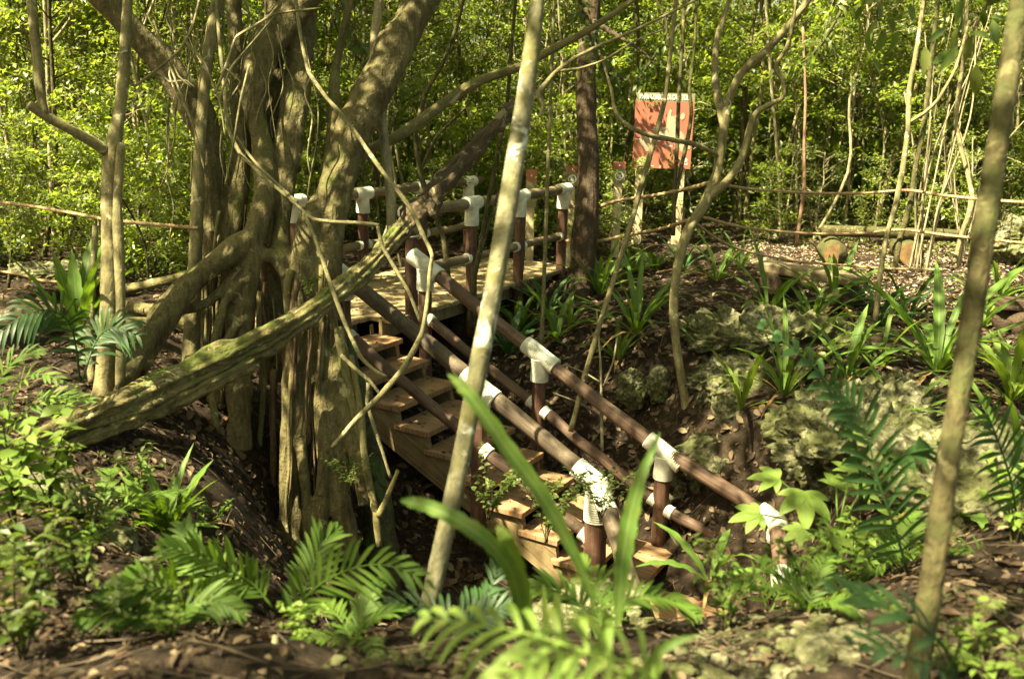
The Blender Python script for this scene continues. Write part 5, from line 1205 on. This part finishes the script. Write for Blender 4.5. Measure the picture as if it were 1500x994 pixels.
# bare slender trunks among the leaves
g = random.Random(91); nb_ = 0
while nb_ < 64:
    y = g.uniform(11.5, 17); x = g.uniform(-.56, .56) * y; px = 750 + x / (y * cp + 1.2 * sp) * FPX
    if y < (14.2 if px > 860 else (13.0 if px > 560 else 11.0)): continue
    if 915 < px < 1030 and y < 15: continue
    nb_ += 1; b = np.array([x, y, gz1(x, y) - .1]); rt = thing('bare_stem', 'bare pale slender trunk ' + zone(x, y), 'sapling', b, 'bare slender trunks ' + zone(x, y))
    dx, dy = g.uniform(-.9, .9), g.uniform(-.5, .5); r = g.uniform(.010, .036); w1 = g.uniform(-.25, .25)
    mb = MB(); tube(mb, [b, b + [dx * .15 + w1 * .3, dy * .2, 1.2], b + [dx * .35 + w1, dy * .4, 2.5], b + [dx * .7 + w1 * .4, dy * .7, 4.0], b + [dx, dy, 5.6]], [r * 1.2, r, r * .9, r * .75, r * .5], 7, 5, .1, 5, nb_)
    if g.random() < .6:
        q = b + [dx * .35 + w1, dy * .4, 2.5]; mb2 = MB(); tube(mb2, [q, q + [g.choice((-1, 1)) * .35, 0, .7], q + [g.choice((-1, 1)) * .8, .2, 2.0]], [r * .6, r * .5, r * .25], 6, 5, .1); 
    else: mb2 = None
    mt = M[g.choice(['bark_pale', 'bark_white', 'bark_olive', 'bark_white'])]; mb.build('trunk', mt, rt)
    if mb2: mb2.build('branch', mt, rt)

# far wood
g2 = np.random.default_rng(5)
ncl = 2300; ang = g2.uniform(-.68, .68, ncl); dist = g2.uniform(19, 32, ncl)
c = np.c_[ang * dist, dist, .3 + g2.random(ncl) * 9.5]
c = np.vstack([c, np.c_[(lambda a, q: a * q)(g2.uniform(-.68, .68, 1100), np.linspace(17, 25, 1100)), np.linspace(17, 25, 1100), .15 + 2.6 * g2.random(1100)]]); ncl += 1100
per = 30; p = (c[:, None, :] + g2.normal(size=(ncl, per, 3)) * [.42, .42, .32]).reshape(-1, 3); n = len(p)
l = g2.uniform(.14, .28, n)
fw = new_obj('far_wood', leaf_mesh('far_wood', p, g2.normal(size=(n, 3)), g2.normal(size=(n, 3)) * .6 + [0, 0, 1], l, l * .55, M['leaf_bright']))
tag(fw, 'dense sunlit leaves of the wood far behind the thicket', 'woodland', kind='stuff')

nu = 32000; yy = 9.5 + 9 * g2.random(nu); xx = g2.uniform(-.85, .85, nu) * yy; pxx = 750 + xx / (yy * cp + 1.2 * sp) * FPX
fr = np.where(pxx > 1040, 13.8, np.where(pxx > 860, 13.9, np.where(pxx > 400, 12.6, 9.6))) + 1.2 * fbm(np.c_[xx, yy, xx * 0], .7, 2, 4)
k = (yy > fr) & (fbm(np.c_[xx, yy, xx * 0], 1.1, 2, 8) > -.25); xx, yy = xx[k], yy[k]; nu = len(xx); l = g2.uniform(.05, .11, nu)
p = np.c_[xx, yy, gz(xx, yy) + .45 * g2.random(nu) ** 1.6]
tag(new_obj('undergrowth', leaf_mesh('undergrowth', p, g2.normal(size=(nu, 3)) * [1, 1, .5] + [0, 0, .2], g2.normal(size=(nu, 3)) * .5 + [0, 0, 1], l, l * .5, M['leaf_mid'])), 'low mixed undergrowth covering the floor of the thicket', 'undergrowth', kind='stuff')

# hanging leaf sprays that enter the view from above
def spray(label, rows, n, L, mat, wr=.36):
    P, r = track(rows); rt = thing('leafy_branch', label, 'branch', P[0], 'leafy branches hanging into view')
    mb = MB(); tube(mb, P, r, 6, 4); mb.build('stem', M['bark_olive'], rt)
    Q = crom(P, 10); q = np.random.default_rng(int(rows[0][0])); k = q.integers(2, len(Q), n); pos = Q[k] + q.normal(size=(n, 3)) * .05 * L / .1
    d = q.normal(size=(n, 3)) * .5 + [0, 0, -.75]; ll = L * q.uniform(.7, 1.2, n)
    new_obj('leaves', leaf_mesh('leaves', pos - P[0], d, q.normal(size=(n, 3)) * .5 + [0, -.8, .5], ll, ll * wr, mat, six=True), rt)
spray('dark pointed leaves hanging near the top above the benches', [(1330, -60, 8, 4.6), (1300, -20, 6, 4.55), (1285, 15, 4, 4.5), (1292, 50, 2, 4.5)], 22, .13, M['leaf_mid'])
spray('drooping long leaves hanging just beside the olive brown tree top', [(1480, -60, 8, 4.0), (1450, 0, 6, 4.0), (1430, 40, 4, 4.0), (1425, 75, 2, 4.0)], 18, .13, M['leaf_mid'])
spray('dark green leaf spray hanging in front of the dark trunk', [(835, -50, 9, 9.6), (860, 40, 7, 9.6), (885, 100, 5, 9.6), (915, 130, 3, 9.6)], 170, .11, M['leaf_mid'])
spray('green leaf spray over the heading of the red map sign', [(1040, -50, 9, 10.8), (1000, 30, 7, 10.8), (960, 80, 5, 10.8), (930, 125, 3, 10.8)], 170, .11, M['leaf_mid'])
spray('leaf spray above the walkway behind the pale wavy stem', [(470, -60, 9, 9.0), (510, 30, 7, 9.0), (540, 90, 5, 9.0), (590, 120, 3, 9.0)], 160, .1, M['leaf_mid'])
spray('light leaf spray between crooked tree and grey sapling', [(1270, -60, 9, 10.5), (1230, 20, 7, 10.5), (1190, 80, 5, 10.5), (1140, 110, 3, 10.5)], 220, .11, M['leaf_bright'])

# ------------------------------------------------------------------ litter, twigs, stones
n = 60000
dd = 2.1 + 12.5 * g2.random(n * 2) ** 1.25; xx = (g2.random(n * 2) - .5) * 1.9 * dd; yy = dd * .97
zz = gz(xx, yy)
xb, yb = g2.uniform(-2.4, 3.0, 12000), g2.uniform(3.6, 10, 12000)
pos = np.r_[np.c_[xx, yy, zz + .008][:n], np.c_[xb, yb, gz(xb, yb) + .008]]; pos = pos[fbm(pos, 1.7, 3, 31) + .35 * g2.normal(size=len(pos)) > -.12]; n = len(pos)
e = .05; nx_ = -(gz(pos[:, 0] + e, pos[:, 1]) - gz(pos[:, 0] - e, pos[:, 1])) / (2 * e); ny_ = -(gz(pos[:, 0], pos[:, 1] + e) - gz(pos[:, 0], pos[:, 1] - e)) / (2 * e)
N0 = unit(np.c_[nx_, ny_, np.ones(n)]); dv = g2.normal(size=(n, 3)); dv = unit(dv - N0 * np.sum(dv * N0, 1, keepdims=True)) + N0 * g2.uniform(-.05, .3, (n, 1))
l = (.02 + .075 * g2.random(n) ** 2.2) * np.clip(.45 + pos[:, 1] / 9, .6, 1.25)
xb, yb = g2.uniform(3.2, 8.5, 9000), g2.uniform(9.6, 14.2, 9000); pc = np.c_[xb, yb, gz(xb, yb) + .012]; lc = g2.uniform(.03, .07, 9000)  # extra pale leaves that lift the clearing as strong sun would
tag(new_obj('dry_leaf_litter', leaf_mesh('dry_leaf_litter', pc, g2.normal(size=(9000, 3)) * [1, 1, .15], g2.normal(size=(9000, 3)) * .25 + [0, 0, 1], lc, lc * .5, M['litter_pale_sunlit'], .2, six=True)), 'pale dry leaves added to brighten the clearing by the benches like sunlight', 'leaf litter', kind='stuff')
tag(new_obj('leaf_litter', leaf_mesh('leaf_litter', pos + N0 * .004, dv, N0 + g2.normal(size=(n, 3)) * .28, l, l * .5, M['litter'], .22, six=True)), 'brown fallen leaves scattered over the forest floor', 'leaf litter', kind='stuff')
nl_ = 420; uu, vv = g2.uniform(-1.3, 3.2, nl_), g2.uniform(-1.55, -.05, nl_)
pd = np.array([D(a, b, .006) for a, b in zip(uu, vv) if not (a < -.35 and b > -.27)])
ps = np.array([D(g2.uniform(-1.22, -.36), V0 + i * RUN - g2.uniform(.02, .33), -i * RISE + .006) for i in range(1, 11) for k in range(16)])
pd = np.vstack([pd, ps]); ld = g2.uniform(.02, .055, len(pd))
tag(new_obj('leaf_scatter', leaf_mesh('leaf_scatter', pd, g2.normal(size=(len(pd), 3)) * [1, 1, .08], g2.normal(size=(len(pd), 3)) * .2 + [0, 0, 1], ld, ld * .5, M['litter'], .2, six=True)), 'dry leaves fallen on the walkway and stair treads', 'leaf litter', kind='stuff')
mb = MB(); m_ = 1300
dd = 2.2 + 9 * g2.random(m_) ** 1.2; xx = (g2.random(m_) - .5) * 1.7 * dd; yy = dd * .97
for i in range(m_):
    a = g2.uniform(0, 6.28); L_ = g2.uniform(.08, .4); q = np.array([math.cos(a), math.sin(a)]) * L_
    pts = [(xx[i] + q[0] * t + g2.normal() * .01, yy[i] + q[1] * t, gz1(xx[i] + q[0] * t, yy[i] + q[1] * t) + .012 + g2.uniform(0, .02)) for t in (0, .5, 1)]
    r = g2.uniform(.0012, .004) * (.6 + yy[i] / 12); tube(mb, pts, [r, r, r * .6], 5, 2)
tag(mb.build('fallen_twigs', M['twig']), 'thin dry twigs scattered in the leaf litter', 'twigs', kind='stuff')
mb = MB(); v2, f2 = ICO2
for i in range(800):
    if i < 640: px, py_ = g2.uniform(1000, 1520), g2.uniform(880, 1010)
    else: px, py_ = g2.uniform(480, 1000), g2.uniform(945, 1010)
    p = onz(px, py_, .42); s = (.005 + .022 * g2.random() ** 2.5) * np.array([1.2, 1, .7]); p[2] = gz1(p[0], p[1]) + s[2] * .2
    mb.add((v2 * (1 + .35 * noise3(v2 + i, 1.7, i)[:, None])) * s + p, f2)
tag(mb.build('stone_rubble', M['rock'], None, True), 'small limestone stones scattered over the stony bank', 'stones', kind='stuff')

# ------------------------------------------------------------------ light, sky, camera
SUN = unit(np.array([-.48, -.30, .83])); el = math.asin(SUN[2]); az = math.atan2(SUN[0], SUN[1])
sl = bpy.data.lights.new('sun', 'SUN'); sl.energy = 5.0; sl.angle = math.radians(.53); sl.color = (1.0, .92, .6)
so = bpy.data.objects.new('sun', sl); COL.objects.link(so); so.rotation_euler = Vector(SUN).to_track_quat('Z', 'Y').to_euler()
w = bpy.data.worlds.new('World'); SC.world = w; w.use_nodes = True; nt = w.node_tree
bg = nt.nodes['Background']; sk = nt.nodes.new('ShaderNodeTexSky'); sk.sky_type = 'NISHITA'; sk.sun_disc = False
sk.sun_elevation = el; sk.sun_rotation = az; sk.dust_density = 4.0
tint = nt.nodes.new('ShaderNodeMix'); tint.data_type = 'RGBA'; tint.blend_type = 'MULTIPLY'; tint.inputs[0].default_value = 1.0; tint.inputs[7].default_value = (1.0, .95, .55, 1)
nt.links.new(sk.outputs[0], tint.inputs[6]); nt.links.new(tint.outputs[2], bg.inputs[0]); bg.inputs[1].default_value = .052

cam = bpy.data.cameras.new('camera'); co = bpy.data.objects.new('camera', cam); COL.objects.link(co); SC.camera = co
cx = cr * RT - sr * DN; cy = -(sr * RT + cr * DN); cz = -FWD
co.matrix_world = Matrix(((cx[0], cy[0], cz[0], CAM[0]), (cx[1], cy[1], cz[1], CAM[1]), (cx[2], cy[2], cz[2], CAM[2]), (0, 0, 0, 1)))
cam.sensor_width = 36; cam.lens = 36 * FPX / 1500; cam.clip_end = 500; cam.clip_start = .05
cam.dof.use_dof = True; cam.dof.focus_distance = 8.0; cam.dof.aperture_fstop = 2.2

SC.view_settings.view_transform = 'Standard'; SC.view_settings.look = 'None'; SC.view_settings.gamma = 1; SC.view_settings.exposure = 2.82
SC.render.engine = 'CYCLES'; cy_ = SC.cycles
cy_.use_denoising = True; cy_.max_bounces = 7; cy_.diffuse_bounces = 4; cy_.glossy_bounces = 2; cy_.transmission_bounces = 5; cy_.sample_clamp_indirect = 6
cy_.use_adaptive_sampling = True; cy_.adaptive_threshold = .02
